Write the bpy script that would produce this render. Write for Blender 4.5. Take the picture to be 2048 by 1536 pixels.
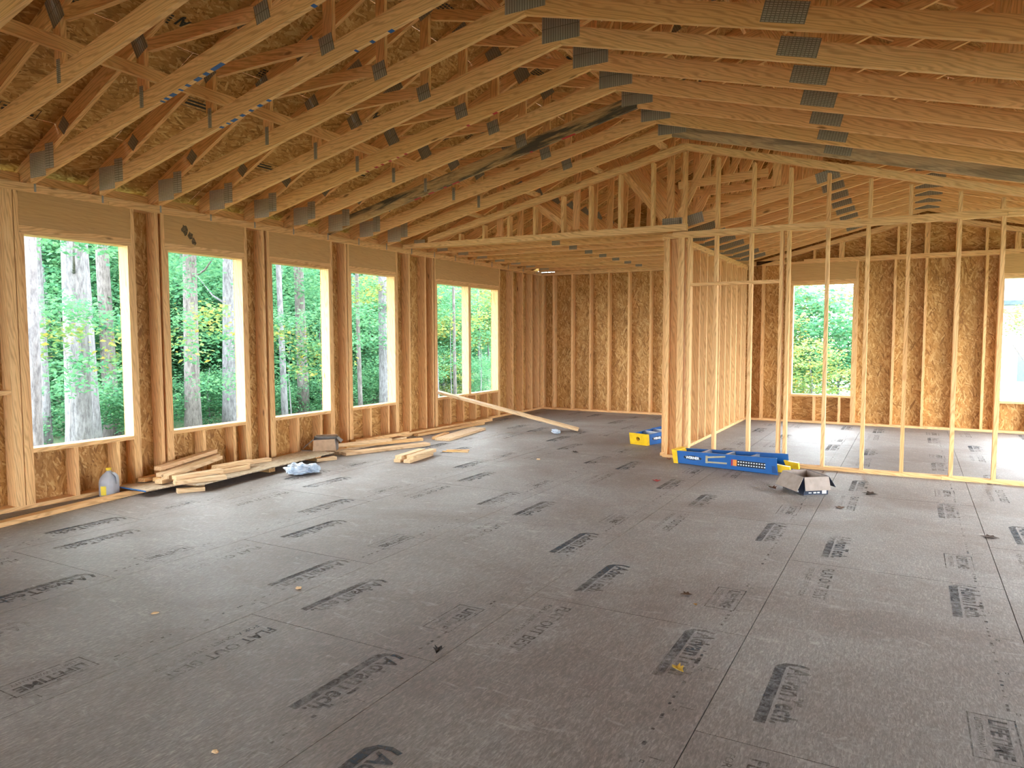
import bpy, bmesh, math, random
from mathutils import Vector, Matrix

for o in list(bpy.data.objects):
    bpy.data.objects.remove(o, do_unlink=True)
scn = bpy.context.scene
COL = scn.collection
R = random.Random(11)

# ---------------------------------------------------------------- camera
CAM_H = 1.5149
yaw, pitch, roll = 0.5052, -0.0650, -0.0014
cy, sy, cp, sp = math.cos(yaw), math.sin(yaw), math.cos(pitch), math.sin(pitch)
fw = Vector((-sy * cp, cy * cp, sp))
rt = Vector((cy, sy, 0))
up = rt.cross(fw)
r2 = rt * math.cos(roll) + up * math.sin(roll)
u2 = -rt * math.sin(roll) + up * math.cos(roll)
cd = bpy.data.cameras.new('camera')
cd.sensor_width = 36.0
cd.lens = 1446.18 / 2048 * 36.0
cd.clip_end = 300
cam = bpy.data.objects.new('camera', cd)
COL.objects.link(cam)
cam.matrix_world = Matrix(((r2.x, u2.x, -fw.x, 0), (r2.y, u2.y, -fw.y, 0), (r2.z, u2.z, -fw.z, CAM_H), (0, 0, 0, 1)))
scn.camera = cam

# ---------------------------------------------------------------- world: bright overcast sky
SKY = 5.0
w = bpy.data.worlds.new('overcast_sky')
scn.world = w
w.use_nodes = True
bg = w.node_tree.nodes['Background']
bg.inputs[0].default_value = (0.86, 0.94, 1.0, 1)
bg.inputs[1].default_value = SKY

# ---------------------------------------------------------------- exposure
vs = scn.view_settings
vs.view_transform = 'Standard'
vs.look = 'None'
vs.gamma = 1.0
vs.use_curve_mapping = False
vs.exposure = 2.15
scn.cycles.use_denoising = True
scn.cycles.max_bounces = 10
scn.cycles.diffuse_bounces = 7
scn.cycles.glossy_bounces = 3
scn.cycles.transmission_bounces = 6
scn.cycles.transparent_max_bounces = 8
scn.cycles.sample_clamp_indirect = 8.0

# ================================================================ materials
def newmat(name):
    m = bpy.data.materials.new(name)
    m.use_nodes = True
    nt = m.node_tree
    b = nt.nodes['Principled BSDF']
    return m, nt, b

def N(nt, t, **kw):
    n = nt.nodes.new(t)
    for k, v in kw.items():
        setattr(n, k, v)
    return n

def ramp(nt, stops, interp='LINEAR'):
    r = N(nt, 'ShaderNodeValToRGB')
    cr = r.color_ramp
    cr.interpolation = interp
    while len(cr.elements) > 1:
        cr.elements.remove(cr.elements[-1])
    cr.elements[0].position = stops[0][0]
    cr.elements[0].color = (*stops[0][1], 1)
    for p, c in stops[1:]:
        e = cr.elements.new(p)
        e.color = (*c, 1)
    return r

def mix(nt, fac, a, b, mode='MIX'):
    n = N(nt, 'ShaderNodeMix', data_type='RGBA', blend_type=mode)
    L = nt.links
    for idx, v in ((0, fac), (6, a), (7, b)):
        if hasattr(v, 'is_output'):
            L.new(v, n.inputs[idx])
        elif idx == 0:
            n.inputs[0].default_value = v
        else:
            n.inputs[idx].default_value = (*v, 1)
    return n.outputs[2]

def math_n(nt, op, a, b=None, clamp=False):
    n = N(nt, 'ShaderNodeMath', operation=op, use_clamp=clamp)
    for i, v in enumerate((a, b)):
        if v is None:
            continue
        if hasattr(v, 'is_output'):
            nt.links.new(v, n.inputs[i])
        else:
            n.inputs[i].default_value = v
    return n.outputs[0]

def objcoord(nt, scale=(1, 1, 1), rot=(0, 0, 0), rand=True, amount=37.0):
    tc = N(nt, 'ShaderNodeTexCoord')
    out = tc.outputs['Object']
    if rand:
        oi = N(nt, 'ShaderNodeObjectInfo')
        mu = N(nt, 'ShaderNodeVectorMath', operation='SCALE')
        cb = N(nt, 'ShaderNodeCombineXYZ')
        nt.links.new(oi.outputs['Random'], cb.inputs[0])
        nt.links.new(math_n(nt, 'MULTIPLY', oi.outputs['Random'], 3.7), cb.inputs[1])
        nt.links.new(math_n(nt, 'MULTIPLY', oi.outputs['Random'], 7.3), cb.inputs[2])
        nt.links.new(cb.outputs[0], mu.inputs[0])
        mu.inputs['Scale'].default_value = amount
        ad = N(nt, 'ShaderNodeVectorMath', operation='ADD')
        nt.links.new(out, ad.inputs[0])
        nt.links.new(mu.outputs[0], ad.inputs[1])
        out = ad.outputs[0]
    mp = N(nt, 'ShaderNodeMapping')
    mp.inputs['Scale'].default_value = scale
    mp.inputs['Rotation'].default_value = rot
    nt.links.new(out, mp.inputs[0])
    return mp.outputs[0]

def noise(nt, vec, scale, detail=3, rough=0.55, dist=0.0):
    n = N(nt, 'ShaderNodeTexNoise')
    n.inputs['Scale'].default_value = scale
    n.inputs['Detail'].default_value = detail
    n.inputs['Roughness'].default_value = rough
    n.inputs['Distortion'].default_value = dist
    nt.links.new(vec, n.inputs['Vector'])
    return n

def pine(name, tones, mold=0.0, gray=0.0, knots=True, rings=0.75):
    """sawn softwood: long grain with cathedral rings along the board's own x axis, knots"""
    m, nt, b = newmat(name)
    L = nt.links
    oi = N(nt, 'ShaderNodeObjectInfo')
    base = ramp(nt, [(i / max(1, len(tones) - 1), c) for i, c in enumerate(tones)])
    L.new(oi.outputs['Random'], base.inputs[0])
    v = objcoord(nt, (0.13, 1.0, 1.0))
    wv = N(nt, 'ShaderNodeTexWave', wave_type='BANDS', bands_direction='DIAGONAL')
    wv.inputs['Scale'].default_value = 15.0
    wv.inputs['Distortion'].default_value = 9.0
    wv.inputs['Detail'].default_value = 2.0
    wv.inputs['Detail Scale'].default_value = 0.9
    L.new(v, wv.inputs['Vector'])
    g = ramp(nt, [(0.0, (0.72, 0.62, 0.52)), (0.25, (1.0, 0.98, 0.95)), (0.85, (1.10, 1.09, 1.05)), (1.0, (0.86, 0.78, 0.68))])
    L.new(wv.outputs[0], g.inputs[0])
    col = mix(nt, rings, base.outputs[0], g.outputs[0], 'MULTIPLY')
    v2 = objcoord(nt, (1.2, 40.0, 40.0))
    n2 = noise(nt, v2, 3.0, 3)
    f2 = ramp(nt, [(0.3, (0.84, 0.80, 0.75)), (0.6, (1.08, 1.06, 1.04))])
    L.new(n2.outputs[0], f2.inputs[0])
    col = mix(nt, 0.6, col, f2.outputs[0], 'MULTIPLY')
    if knots:
        v3 = objcoord(nt, (1.5, 5.0, 5.0))
        vo = N(nt, 'ShaderNodeTexVoronoi')
        vo.inputs['Scale'].default_value = 1.0
        L.new(v3, vo.inputs['Vector'])
        k = ramp(nt, [(0.0, (1, 1, 1)), (0.045, (0.85, 0.85, 0.85)), (0.085, (0, 0, 0))])
        L.new(vo.outputs['Distance'], k.inputs[0])
        col = mix(nt, math_n(nt, 'MULTIPLY', k.outputs[0], 0.8), col, (0.115, 0.040, 0.014))
    if gray:
        n4 = noise(nt, objcoord(nt, (1, 3, 3)), 2.0, 3)
        col = mix(nt, math_n(nt, 'MULTIPLY', n4.outputs[0], gray), col, (0.42, 0.40, 0.36))
    if mold:
        n5 = noise(nt, objcoord(nt, (0.7, 5, 5), rand=False), 1.7, 5, 0.65, 0.6)
        mr = ramp(nt, [(0.46, (0, 0, 0)), (0.60, (1, 1, 1))])
        L.new(n5.outputs[0], mr.inputs[0])
        col = mix(nt, math_n(nt, 'MULTIPLY', mr.outputs[0], mold), col, (0.045, 0.042, 0.038))
    L.new(col, b.inputs['Base Color'])
    b.inputs['Roughness'].default_value = 0.72
    b.inputs['Specular IOR Level'].default_value = 0.25
    bp = N(nt, 'ShaderNodeBump')
    bp.inputs['Strength'].default_value = 0.15
    bp.inputs['Distance'].default_value = 0.003
    L.new(n2.outputs[0], bp.inputs['Height'])
    L.new(bp.outputs[0], b.inputs['Normal'])
    return m

PINE = pine('pine_stud', [(0.75, 0.465, 0.21), (0.79, 0.51, 0.25), (0.70, 0.41, 0.18), (0.81, 0.52, 0.245), (0.74, 0.44, 0.205)])
PINE_T = pine('pine_truss', [(0.76, 0.45, 0.19), (0.80, 0.50, 0.23), (0.78, 0.44, 0.20), (0.81, 0.51, 0.24), (0.73, 0.42, 0.17)])
PINE_MOLD = pine('pine_moldy', [(0.52, 0.34, 0.17), (0.52, 0.34, 0.17)], mold=0.9)
PINE_STAIN = pine('pine_grey_stained', [(0.60, 0.40, 0.20), (0.60, 0.40, 0.20)], mold=0.5, gray=0.5)
PINE_L = pine('pine_fresh_lit', [(0.76, 0.54, 0.31), (0.79, 0.58, 0.35), (0.74, 0.50, 0.28)], gray=0.15)  # fresh-cut tone, paled further for the light on the board tops
LVL = pine('lvl_header', [(0.60, 0.36, 0.14), (0.56, 0.33, 0.125)], gray=0.1, rings=0.2)

def osb(name, stops, along=(9.0, 52.0), gain=0.6):
    """oriented strand board: long overlapping flakes in two directions"""
    m, nt, b = newmat(name)
    L = nt.links
    v0 = objcoord(nt, (1, 1, 1))
    warp = noise(nt, v0, 2.3, 2)
    wsub = N(nt, 'ShaderNodeVectorMath', operation='MULTIPLY_ADD')
    L.new(warp.outputs['Color'], wsub.inputs[0])
    wsub.inputs[1].default_value = (0.05, 0.05, 0.0)
    L.new(v0, wsub.inputs[2])
    vals = []
    hs = []
    for ang, sc in ((0.08, 1.0), (-0.42, 0.9), (0.5, 1.1), (1.2, 1.2)):
        mp = N(nt, 'ShaderNodeMapping')
        mp.inputs['Rotation'].default_value = (0, 0, ang)
        L.new(wsub.outputs[0], mp.inputs[0])
        mp2 = N(nt, 'ShaderNodeMapping')
        mp2.inputs['Scale'].default_value = (along[0] * sc, along[1] * sc, 5.0)
        L.new(mp.outputs[0], mp2.inputs[0])
        vo = N(nt, 'ShaderNodeTexVoronoi')
        vo.inputs['Scale'].default_value = 1.0
        L.new(mp2.outputs[0], vo.inputs['Vector'])
        sep = N(nt, 'ShaderNodeSeparateColor')
        L.new(vo.outputs['Color'], sep.inputs[0])
        vals.append(sep.outputs[0])
        hs.append(sep.outputs[1])
    top01 = math_n(nt, 'GREATER_THAN', hs[0], hs[1])
    a = N(nt, 'ShaderNodeMix', data_type='FLOAT')
    L.new(top01, a.inputs[0]); L.new(vals[1], a.inputs[2]); L.new(vals[0], a.inputs[3])
    ha = math_n(nt, 'MAXIMUM', hs[0], hs[1])
    top2 = math_n(nt, 'GREATER_THAN', hs[2], ha)
    c2 = N(nt, 'ShaderNodeMix', data_type='FLOAT')
    L.new(top2, c2.inputs[0]); L.new(a.outputs[0], c2.inputs[2]); L.new(vals[2], c2.inputs[3])
    hb = math_n(nt, 'MAXIMUM', ha, hs[2])
    top3 = math_n(nt, 'GREATER_THAN', math_n(nt, 'SUBTRACT', hs[3], 0.12), hb)
    c = N(nt, 'ShaderNodeMix', data_type='FLOAT')
    L.new(top3, c.inputs[0]); L.new(c2.outputs[0], c.inputs[2]); L.new(vals[3], c.inputs[3])
    fine = noise(nt, objcoord(nt, (9, 60, 9)), 2.5, 2)
    tot = math_n(nt, 'ADD', math_n(nt, 'MULTIPLY', c.outputs[0], gain), math_n(nt, 'MULTIPLY', fine.outputs[0], 1.0 - gain))
    rp = ramp(nt, stops)
    L.new(tot, rp.inputs[0])
    big = noise(nt, objcoord(nt, (1, 1, 1)), 1.3, 3)
    br = ramp(nt, [(0.3, (0.84, 0.82, 0.78)), (0.7, (1.08, 1.06, 1.03))])
    L.new(big.outputs[0], br.inputs[0])
    col = mix(nt, 1.0, rp.outputs[0], br.outputs[0], 'MULTIPLY')
    L.new(col, b.inputs['Base Color'])
    b.inputs['Roughness'].default_value = 0.62
    b.inputs['Specular IOR Level'].default_value = 0.3
    bp = N(nt, 'ShaderNodeBump')
    bp.inputs['Strength'].default_value = 0.35
    bp.inputs['Distance'].default_value = 0.004
    L.new(tot, bp.inputs['Height'])
    L.new(bp.outputs[0], b.inputs['Normal'])
    return m

OSB = osb('osb_wall', [(0.15, (0.24, 0.105, 0.025)), (0.37, (0.42, 0.21, 0.058)), (0.59, (0.50, 0.265, 0.080)), (0.83, (0.67, 0.43, 0.18))])
OSB_R = osb('osb_roof', [(0.15, (0.24, 0.105, 0.025)), (0.37, (0.42, 0.21, 0.058)), (0.59, (0.50, 0.265, 0.080)), (0.83, (0.67, 0.43, 0.18))], along=(9.0, 45.0))
OSB_P = osb('osb_pale', [(0.15, (0.36, 0.26, 0.16)), (0.5, (0.50, 0.40, 0.28)), (0.88, (0.62, 0.52, 0.39))])

def floor_material():
    m, nt, b = newmat('weathered_subfloor')
    L = nt.links
    geo = N(nt, 'ShaderNodeNewGeometry')
    pos = geo.outputs['Position']
    n1 = noise(nt, pos, 0.55, 6, 0.62, 0.4)
    st = ramp(nt, [(0.30, (0.150, 0.115, 0.097)), (0.46, (0.208, 0.176, 0.158)), (0.58, (0.258, 0.237, 0.222)), (0.74, (0.325, 0.315, 0.307))])
    L.new(n1.outputs[0], st.inputs[0])
    v = objcoord(nt, (1, 1, 1))
    # pressed flakes: short strands in two directions
    n2 = noise(nt, objcoord(nt, (16, 70, 1), rot=(0, 0, 0.6)), 1.6, 2, 0.6, 0.7)
    n2b = noise(nt, objcoord(nt, (16, 70, 1), rot=(0, 0, -0.7)), 1.6, 2, 0.6, 0.7)
    mxn = math_n(nt, 'MAXIMUM', n2.outputs[0], n2b.outputs[0])
    f2 = ramp(nt, [(0.42, (0.66, 0.64, 0.63)), (0.57, (1.0, 1.0, 1.0)), (0.72, (1.6, 1.58, 1.56))])
    L.new(mxn, f2.inputs[0])
    col = mix(nt, 0.85, st.outputs[0], f2.outputs[0], 'MULTIPLY')
    # boot scuffs
    mpx = N(nt, 'ShaderNodeMapping'); mpx.inputs['Scale'].default_value = (1.6, 4.0, 1); mpx.inputs['Rotation'].default_value = (0, 0, 0.9)
    L.new(pos, mpx.inputs[0])
    n3 = noise(nt, mpx.outputs[0], 2.2, 5, 0.72, 1.6)
    f3 = ramp(nt, [(0.58, (0, 0, 0)), (0.70, (1, 1, 1))])
    L.new(n3.outputs[0], f3.inputs[0])
    col = mix(nt, math_n(nt, 'MULTIPLY', f3.outputs[0], 0.45), col, (0.46, 0.43, 0.40))
    # nail heads and dark specks
    vo = N(nt, 'ShaderNodeTexVoronoi')
    vo.inputs['Scale'].default_value = 3.4
    L.new(v, vo.inputs['Vector'])
    k = ramp(nt, [(0.0, (1, 1, 1)), (0.03, (0.8, 0.8, 0.8)), (0.05, (0, 0, 0))])
    L.new(vo.outputs['Distance'], k.inputs[0])
    col = mix(nt, math_n(nt, 'MULTIPLY', k.outputs[0], 0.55), col, (0.09, 0.07, 0.06))
    L.new(col, b.inputs['Base Color'])
    b.inputs['Specular IOR Level'].default_value = 0.6
    rr = ramp(nt, [(0.35, (0.50, 0.50, 0.50)), (0.65, (0.66, 0.66, 0.66))])
    L.new(mxn, rr.inputs[0])
    L.new(rr.outputs[0], b.inputs['Roughness'])
    bp = N(nt, 'ShaderNodeBump')
    bp.inputs['Strength'].default_value = 0.5
    bp.inputs['Distance'].default_value = 0.004
    L.new(mxn, bp.inputs['Height'])
    L.new(bp.outputs[0], b.inputs['Normal'])
    return m
FLOOR = floor_material()

def plain(name, col, rough=0.6, metal=0.0, spec=0.4, var=0.12, scale=20.0):
    m, nt, b = newmat(name)
    n = noise(nt, objcoord(nt), scale, 3)
    rp = ramp(nt, [(0.3, tuple(max(0, c * (1 - var)) for c in col)), (0.7, tuple(min(1, c * (1 + var)) for c in col))])
    nt.links.new(n.outputs[0], rp.inputs[0])
    nt.links.new(rp.outputs[0], b.inputs['Base Color'])
    b.inputs['Roughness'].default_value = rough
    b.inputs['Metallic'].default_value = metal
    b.inputs['Specular IOR Level'].default_value = spec
    return m

def print_ink():
    """worn blue-black ink: breaks up where feet have rubbed it away"""
    m, nt, b = newmat('worn_print_ink')
    L = nt.links
    b.inputs['Base Color'].default_value = (0.075, 0.088, 0.102, 1)
    b.inputs['Roughness'].default_value = 0.85
    b.inputs['Specular IOR Level'].default_value = 0.1
    tr = N(nt, 'ShaderNodeBsdfTransparent')
    mx = N(nt, 'ShaderNodeMixShader')
    tc = N(nt, 'ShaderNodeTexCoord')
    g = N(nt, 'ShaderNodeNewGeometry')
    n = noise(nt, g.outputs['Position'], 26.0, 4, 0.7, 1.0)
    n2 = noise(nt, g.outputs['Position'], 2.1, 3, 0.6)
    s = math_n(nt, 'ADD', math_n(nt, 'MULTIPLY', n.outputs[0], 0.7), math_n(nt, 'MULTIPLY', n2.outputs[0], 0.8))
    rp = ramp(nt, [(0.60, (0.85, 0.85, 0.85)), (0.88, (0.10, 0.10, 0.10))])
    L.new(s, rp.inputs[0])
    L.new(rp.outputs[0], mx.inputs[0])
    L.new(tr.outputs[0], mx.inputs[1])
    L.new(b.outputs[0], mx.inputs[2])
    L.new(mx.outputs[0], nt.nodes['Material Output'].inputs[0])
    return m
INK = print_ink()
STAMP = plain('black_stamp_ink', (0.03, 0.025, 0.02), 0.7)

def gusset(name, dashes, g=1.0):
    m, nt, b = newmat(name)
    L = nt.links
    tc = N(nt, 'ShaderNodeTexCoord')
    br = N(nt, 'ShaderNodeTexBrick')
    br.offset = 0.0
    br.inputs['Scale'].default_value = 1.0
    br.inputs['Color1'].default_value = (0.36 * g, 0.32 * g, 0.25 * g, 1)
    br.inputs['Color2'].default_value = (0.31 * g, 0.275 * g, 0.215 * g, 1)
    br.inputs['Mortar'].default_value = (0.15 * g, 0.125 * g, 0.09 * g, 1)
    br.inputs['Mortar Size'].default_value = 0.0035
    br.inputs['Mortar Smooth'].default_value = 0.3
    br.inputs['Brick Width'].default_value = dashes[0]
    br.inputs['Row Height'].default_value = dashes[1]
    mp = N(nt, 'ShaderNodeMapping')
    L.new(tc.outputs['Object'], mp.inputs[0])
    L.new(mp.outputs[0], br.inputs['Vector'])
    L.new(br.outputs[0], b.inputs['Base Color'])
    b.inputs['Metallic'].default_value = 0.15
    b.inputs['Roughness'].default_value = 0.5
    bp = N(nt, 'ShaderNodeBump')
    bp.inputs['Strength'].default_value = 0.6
    bp.inputs['Distance'].default_value = 0.003
    L.new(br.outputs['Fac'], bp.inputs['Height'])
    bp.invert = True
    L.new(bp.outputs[0], b.inputs['Normal'])
    return m
GUS_A = gusset('galvanised_plate_grid', (0.026, 0.013), 1.25)
GUS_H = gusset('galvanised_plate_heel', (0.016, 0.014), 2.2)
GUS_B = gusset('galvanised_plate_ribbed', (0.4, 0.021), 1.4)
GUS_C = gusset('galvanised_plate_upright', (0.021, 0.4))
CLIP = plain('galvanised_clip', (0.34, 0.33, 0.30), 0.45, 0.7)

def leaf_mat(name, cols):
    m, nt, b = newmat(name)
    L = nt.links
    g = N(nt, 'ShaderNodeNewGeometry')
    rp = ramp(nt, [(i / (len(cols) - 1), c) for i, c in enumerate(cols)])
    L.new(g.outputs['Random Per Island'], rp.inputs[0])
    oi = N(nt, 'ShaderNodeObjectInfo')
    ov = ramp(nt, [(0, (0.82, 0.9, 0.8)), (1, (1.15, 1.08, 1.0))])
    L.new(oi.outputs['Random'], ov.inputs[0])
    col = mix(nt, 1.0, rp.outputs[0], ov.outputs[0], 'MULTIPLY')
    df = N(nt, 'ShaderNodeBsdfDiffuse')
    tl = N(nt, 'ShaderNodeBsdfTranslucent')
    L.new(col, df.inputs[0]); L.new(col, tl.inputs[0])
    mx = N(nt, 'ShaderNodeMixShader')
    mx.inputs[0].default_value = 0.45
    L.new(df.outputs[0], mx.inputs[1]); L.new(tl.outputs[0], mx.inputs[2])
    L.new(mx.outputs[0], nt.nodes['Material Output'].inputs[0])
    return m
LEAF = leaf_mat('green_leaves', [(0.05, 0.155, 0.085), (0.085, 0.22, 0.115), (0.12, 0.26, 0.125), (0.07, 0.20, 0.125), (0.145, 0.285, 0.155)])
LEAF_Y = leaf_mat('yellowing_leaves', [(0.13, 0.25, 0.10), (0.20, 0.28, 0.09), (0.10, 0.22, 0.11), (0.34, 0.26, 0.06), (0.12, 0.24, 0.13)])

def bark(name, c0, c1):
    m, nt, b = newmat(name)
    L = nt.links
    n = noise(nt, objcoord(nt, (1, 1, 0.28)), 22.0, 4, 0.7)
    rp = ramp(nt, [(0.35, c0), (0.62, c1)])
    L.new(n.outputs[0], rp.inputs[0])
    L.new(rp.outputs[0], b.inputs['Base Color'])
    b.inputs['Roughness'].default_value = 0.9
    bp = N(nt, 'ShaderNodeBump')
    bp.inputs['Strength'].default_value = 0.7
    bp.inputs['Distance'].default_value = 0.03
    L.new(n.outputs[0], bp.inputs['Height'])
    L.new(bp.outputs[0], b.inputs['Normal'])
    return m
BARK = bark('grey_bark', (0.07, 0.068, 0.075), (0.17, 0.168, 0.18))
BARK_B = bark('brown_bark', (0.055, 0.048, 0.045), (0.145, 0.13, 0.125))

# ================================================================ geometry helpers
XF = {}          # world matrix of each Empty
def empty(name, loc=(0, 0, 0), rotz=0.0, label=None, cat=None, group=None, kind=None):
    o = bpy.data.objects.new(name, None)
    o.empty_display_size = 0.1
    COL.objects.link(o)
    o.location = loc
    o.rotation_euler = (0, 0, rotz)
    XF[o] = Matrix.Translation(Vector(loc)) @ Matrix.Rotation(rotz, 4, 'Z')
    tag(o, label, cat, group, kind)
    return o

def tag(o, label=None, cat=None, group=None, kind=None):
    if label: o['label'] = label
    if cat: o['category'] = cat
    if group: o['group'] = group
    if kind: o['kind'] = kind
    return o

def link(name, me, mat, parent=None, M=None):
    """object from mesh data; M is its matrix in world space (or in the parent's space when the parent is no known Empty)"""
    o = bpy.data.objects.new(name, me)
    COL.objects.link(o)
    if mat is not None and not me.materials:
        me.materials.append(mat)
    if M is None:
        M = Matrix.Identity(4)
    if parent is not None:
        o.parent = parent
        if parent in XF:
            o.matrix_basis = XF[parent].inverted() @ M
        else:
            o.matrix_basis = M
    else:
        o.matrix_basis = M
    XF[o] = M if (parent is None or parent in XF) else XF.get(parent, Matrix.Identity(4)) @ M
    return o

BOXC = {}
def boxmesh(l, wd, t, mat):
    key = (round(l, 4), round(wd, 4), round(t, 4), mat.name)
    if key in BOXC:
        return BOXC[key]
    x, y, z = l / 2, wd / 2, t / 2
    v = [(-x, -y, -z), (x, -y, -z), (x, y, -z), (-x, y, -z), (-x, -y, z), (x, -y, z), (x, y, z), (-x, y, z)]
    f = [(0, 3, 2, 1), (4, 5, 6, 7), (0, 1, 5, 4), (1, 2, 6, 5), (2, 3, 7, 6), (3, 0, 4, 7)]
    me = bpy.data.meshes.new('board')
    me.from_pydata(v, [], f)
    me.materials.append(mat)
    BOXC[key] = me
    return me

def frame(xa, ya, c):
    xa = xa.normalized(); za = xa.cross(ya).normalized(); ya = za.cross(xa)
    return Matrix(((xa.x, ya.x, za.x, c.x), (xa.y, ya.y, za.y, c.y), (xa.z, ya.z, za.z, c.z), (0, 0, 0, 1)))

AX = [Vector((1, 0, 0)), Vector((0, 1, 0)), Vector((0, 0, 1))]
def bb(name, x0, x1, y0, y1, z0, z1, mat, parent=None):
    """axis-aligned board from bounds; its own x runs along its longest side"""
    s = [x1 - x0, y1 - y0, z1 - z0]
    order = sorted(range(3), key=lambda i: -s[i])
    a, b, c = order
    me = boxmesh(s[a], s[b], s[c], mat)
    return link(name, me, mat, parent, frame(AX[a], AX[b], Vector(((x0 + x1) / 2, (y0 + y1) / 2, (z0 + z1) / 2))))

def bar(name, p0, p1, wd, t, wdir, mat, parent=None):
    """board from p0 to p1 (centre line), width wd along wdir, thickness t"""
    p0, p1 = Vector(p0), Vector(p1)
    return link(name, boxmesh((p1 - p0).length, wd, t, mat), mat, parent, frame(p1 - p0, Vector(wdir), (p0 + p1) / 2))

def meshobj(name, verts, faces, mat, parent=None, M=None, smooth=False):
    me = bpy.data.meshes.new(name)
    me.from_pydata(verts, [], faces)
    bm = bmesh.new(); bm.from_mesh(me)
    bmesh.ops.recalc_face_normals(bm, faces=bm.faces)
    bm.to_mesh(me); bm.free()
    me.materials.append(mat)
    if smooth:
        for p in me.polygons: p.use_smooth = True
    return link(name, me, mat, parent, M)

def prism_xz(name, pts, y, t, mat, parent, flip=False):
    """polygon in the XZ plane extruded by t around y; own x axis along its first edge"""
    a = Vector((pts[1][0] - pts[0][0], 0, pts[1][1] - pts[0][1])).normalized()
    zc = Vector((-a.z, 0, a.x))
    c = Vector((sum(p[0] for p in pts) / len(pts), y, sum(p[1] for p in pts) / len(pts)))
    n = len(pts)
    loc = []
    for s in (-t / 2, t / 2):
        for p in pts:
            d = Vector((p[0], y, p[1])) - c
            loc.append((d.dot(a), d.dot(zc), s))
    faces = [tuple(range(n)), tuple(range(2 * n - 1, n - 1, -1))] + [(i, i + n, (i + 1) % n + n, (i + 1) % n) for i in range(n)]
    M = frame(a, zc, c)
    return meshobj(name, loc, faces, mat, parent, M)

def lathe(profile, seg=24, sx=1.0, sy=1.0):
    v, f = [], []
    for r, z in profile:
        for i in range(seg):
            a = 2 * math.pi * i / seg
            v.append((r * math.cos(a) * sx, r * math.sin(a) * sy, z))
    for k in range(len(profile) - 1):
        for i in range(seg):
            j = (i + 1) % seg
            f.append((k * seg + i, k * seg + j, (k + 1) * seg + j, (k + 1) * seg + i))
    f.append(tuple(range(seg))[::-1])
    f.append(tuple((len(profile) - 1) * seg + i for i in range(seg)))
    return v, f

def tube(pts, rad, seg=8):
    """swept tube along points; rad is a list or a number"""
    v, f = [], []
    n = len(pts)
    pts = [Vector(p) for p in pts]
    ref = Vector((0.3, 0.2, 0.93))
    for i, p in enumerate(pts):
        t = (pts[min(i + 1, n - 1)] - pts[max(i - 1, 0)]).normalized()
        a = t.cross(ref)
        if a.length < 1e-3: a = t.cross(Vector((1, 0, 0)))
        a.normalize(); b = t.cross(a)
        r = rad[i] if isinstance(rad, (list, tuple)) else rad
        for k in range(seg):
            q = 2 * math.pi * k / seg
            v.append(tuple(p + a * (r * math.cos(q)) + b * (r * math.sin(q))))
    for i in range(n - 1):
        for k in range(seg):
            j = (k + 1) % seg
            f.append((i * seg + k, i * seg + j, (i + 1) * seg + j, (i + 1) * seg + k))
    f.append(tuple(range(seg))[::-1]); f.append(tuple((n - 1) * seg + k for k in range(seg)))
    return v, f

TXT = {}
def textmesh(body, size, mat, bold=0.0, shear=0.0, align='LEFT', spacing=1.0):
    key = (body, size, mat.name, bold, shear, align, spacing)
    if key in TXT:
        return TXT[key]
    cu = bpy.data.curves.new('lettering', 'FONT')
    cu.body = body; cu.size = size; cu.offset = bold; cu.shear = shear; cu.align_x = align
    cu.space_character = spacing; cu.resolution_u = 2; cu.fill_mode = 'BOTH'
    ob = bpy.data.objects.new('tmp_text', cu)
    COL.objects.link(ob)
    dg = bpy.context.evaluated_depsgraph_get()
    me = bpy.data.meshes.new_from_object(ob.evaluated_get(dg))
    bpy.data.objects.remove(ob, do_unlink=True)
    me.materials.clear(); me.materials.append(mat)
    TXT[key] = me
    return me

# ================================================================ main dimensions (metres)
XL, YB, XR, YF = -6.81, 13.60, 2.92, -6.5      # inner faces: left, back, right, front
YP, XH = 8.83, -2.64                           # partition front face, hall wall's right face
ZP0, ZP1 = 2.785, 2.861                        # double top plate
T = 0.038
D6, D4 = 0.14, 0.089
ROOF_S, ROOF_X, ROOF_Z = 0.5, -6.538, 3.196    # deck underside: z = ROOF_Z + ROOF_S*(x-ROOF_X)
XRIDGE = -1.945
def deck_z(x):
    return ROOF_Z + ROOF_S * ((x - ROOF_X) if x < XRIDGE else (2 * XRIDGE - x - ROOF_X))

# ================================================================ floor
SEAM0 = -3.1291
floor = empty('floor', (0, 0, 0), label='weathered grey-brown subfloor of printed tongue-and-groove panels', cat='floor', kind='structure')
PW, PL_ = 1.2192, 2.4384
adv = textmesh('AdvanTech.', 0.132, INK, 0.0035, 0.0)
flat = textmesh('FLAT OUT BEST', 0.098, INK, 0.001)
flat2 = textmesh('FOR A QUIET, STIFF FLOOR', 0.046, INK, 0.0)
life = textmesh('LIFETIME', 0.084, INK, 0.003)
life2 = textmesh('LIMITED WARRANTY', 0.036, INK, 0.0)
def fit(me, width):
    xs = [v.co.x for v in me.vertices]
    k = width / (max(xs) - min(xs))
    x0 = min(xs)
    for v in me.vertices:
        v.co.x = (v.co.x - x0) * k
fit(adv, 0.545); fit(flat, 0.62); fit(flat2, 0.60); fit(life, 0.30); fit(life2, 0.28)
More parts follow.
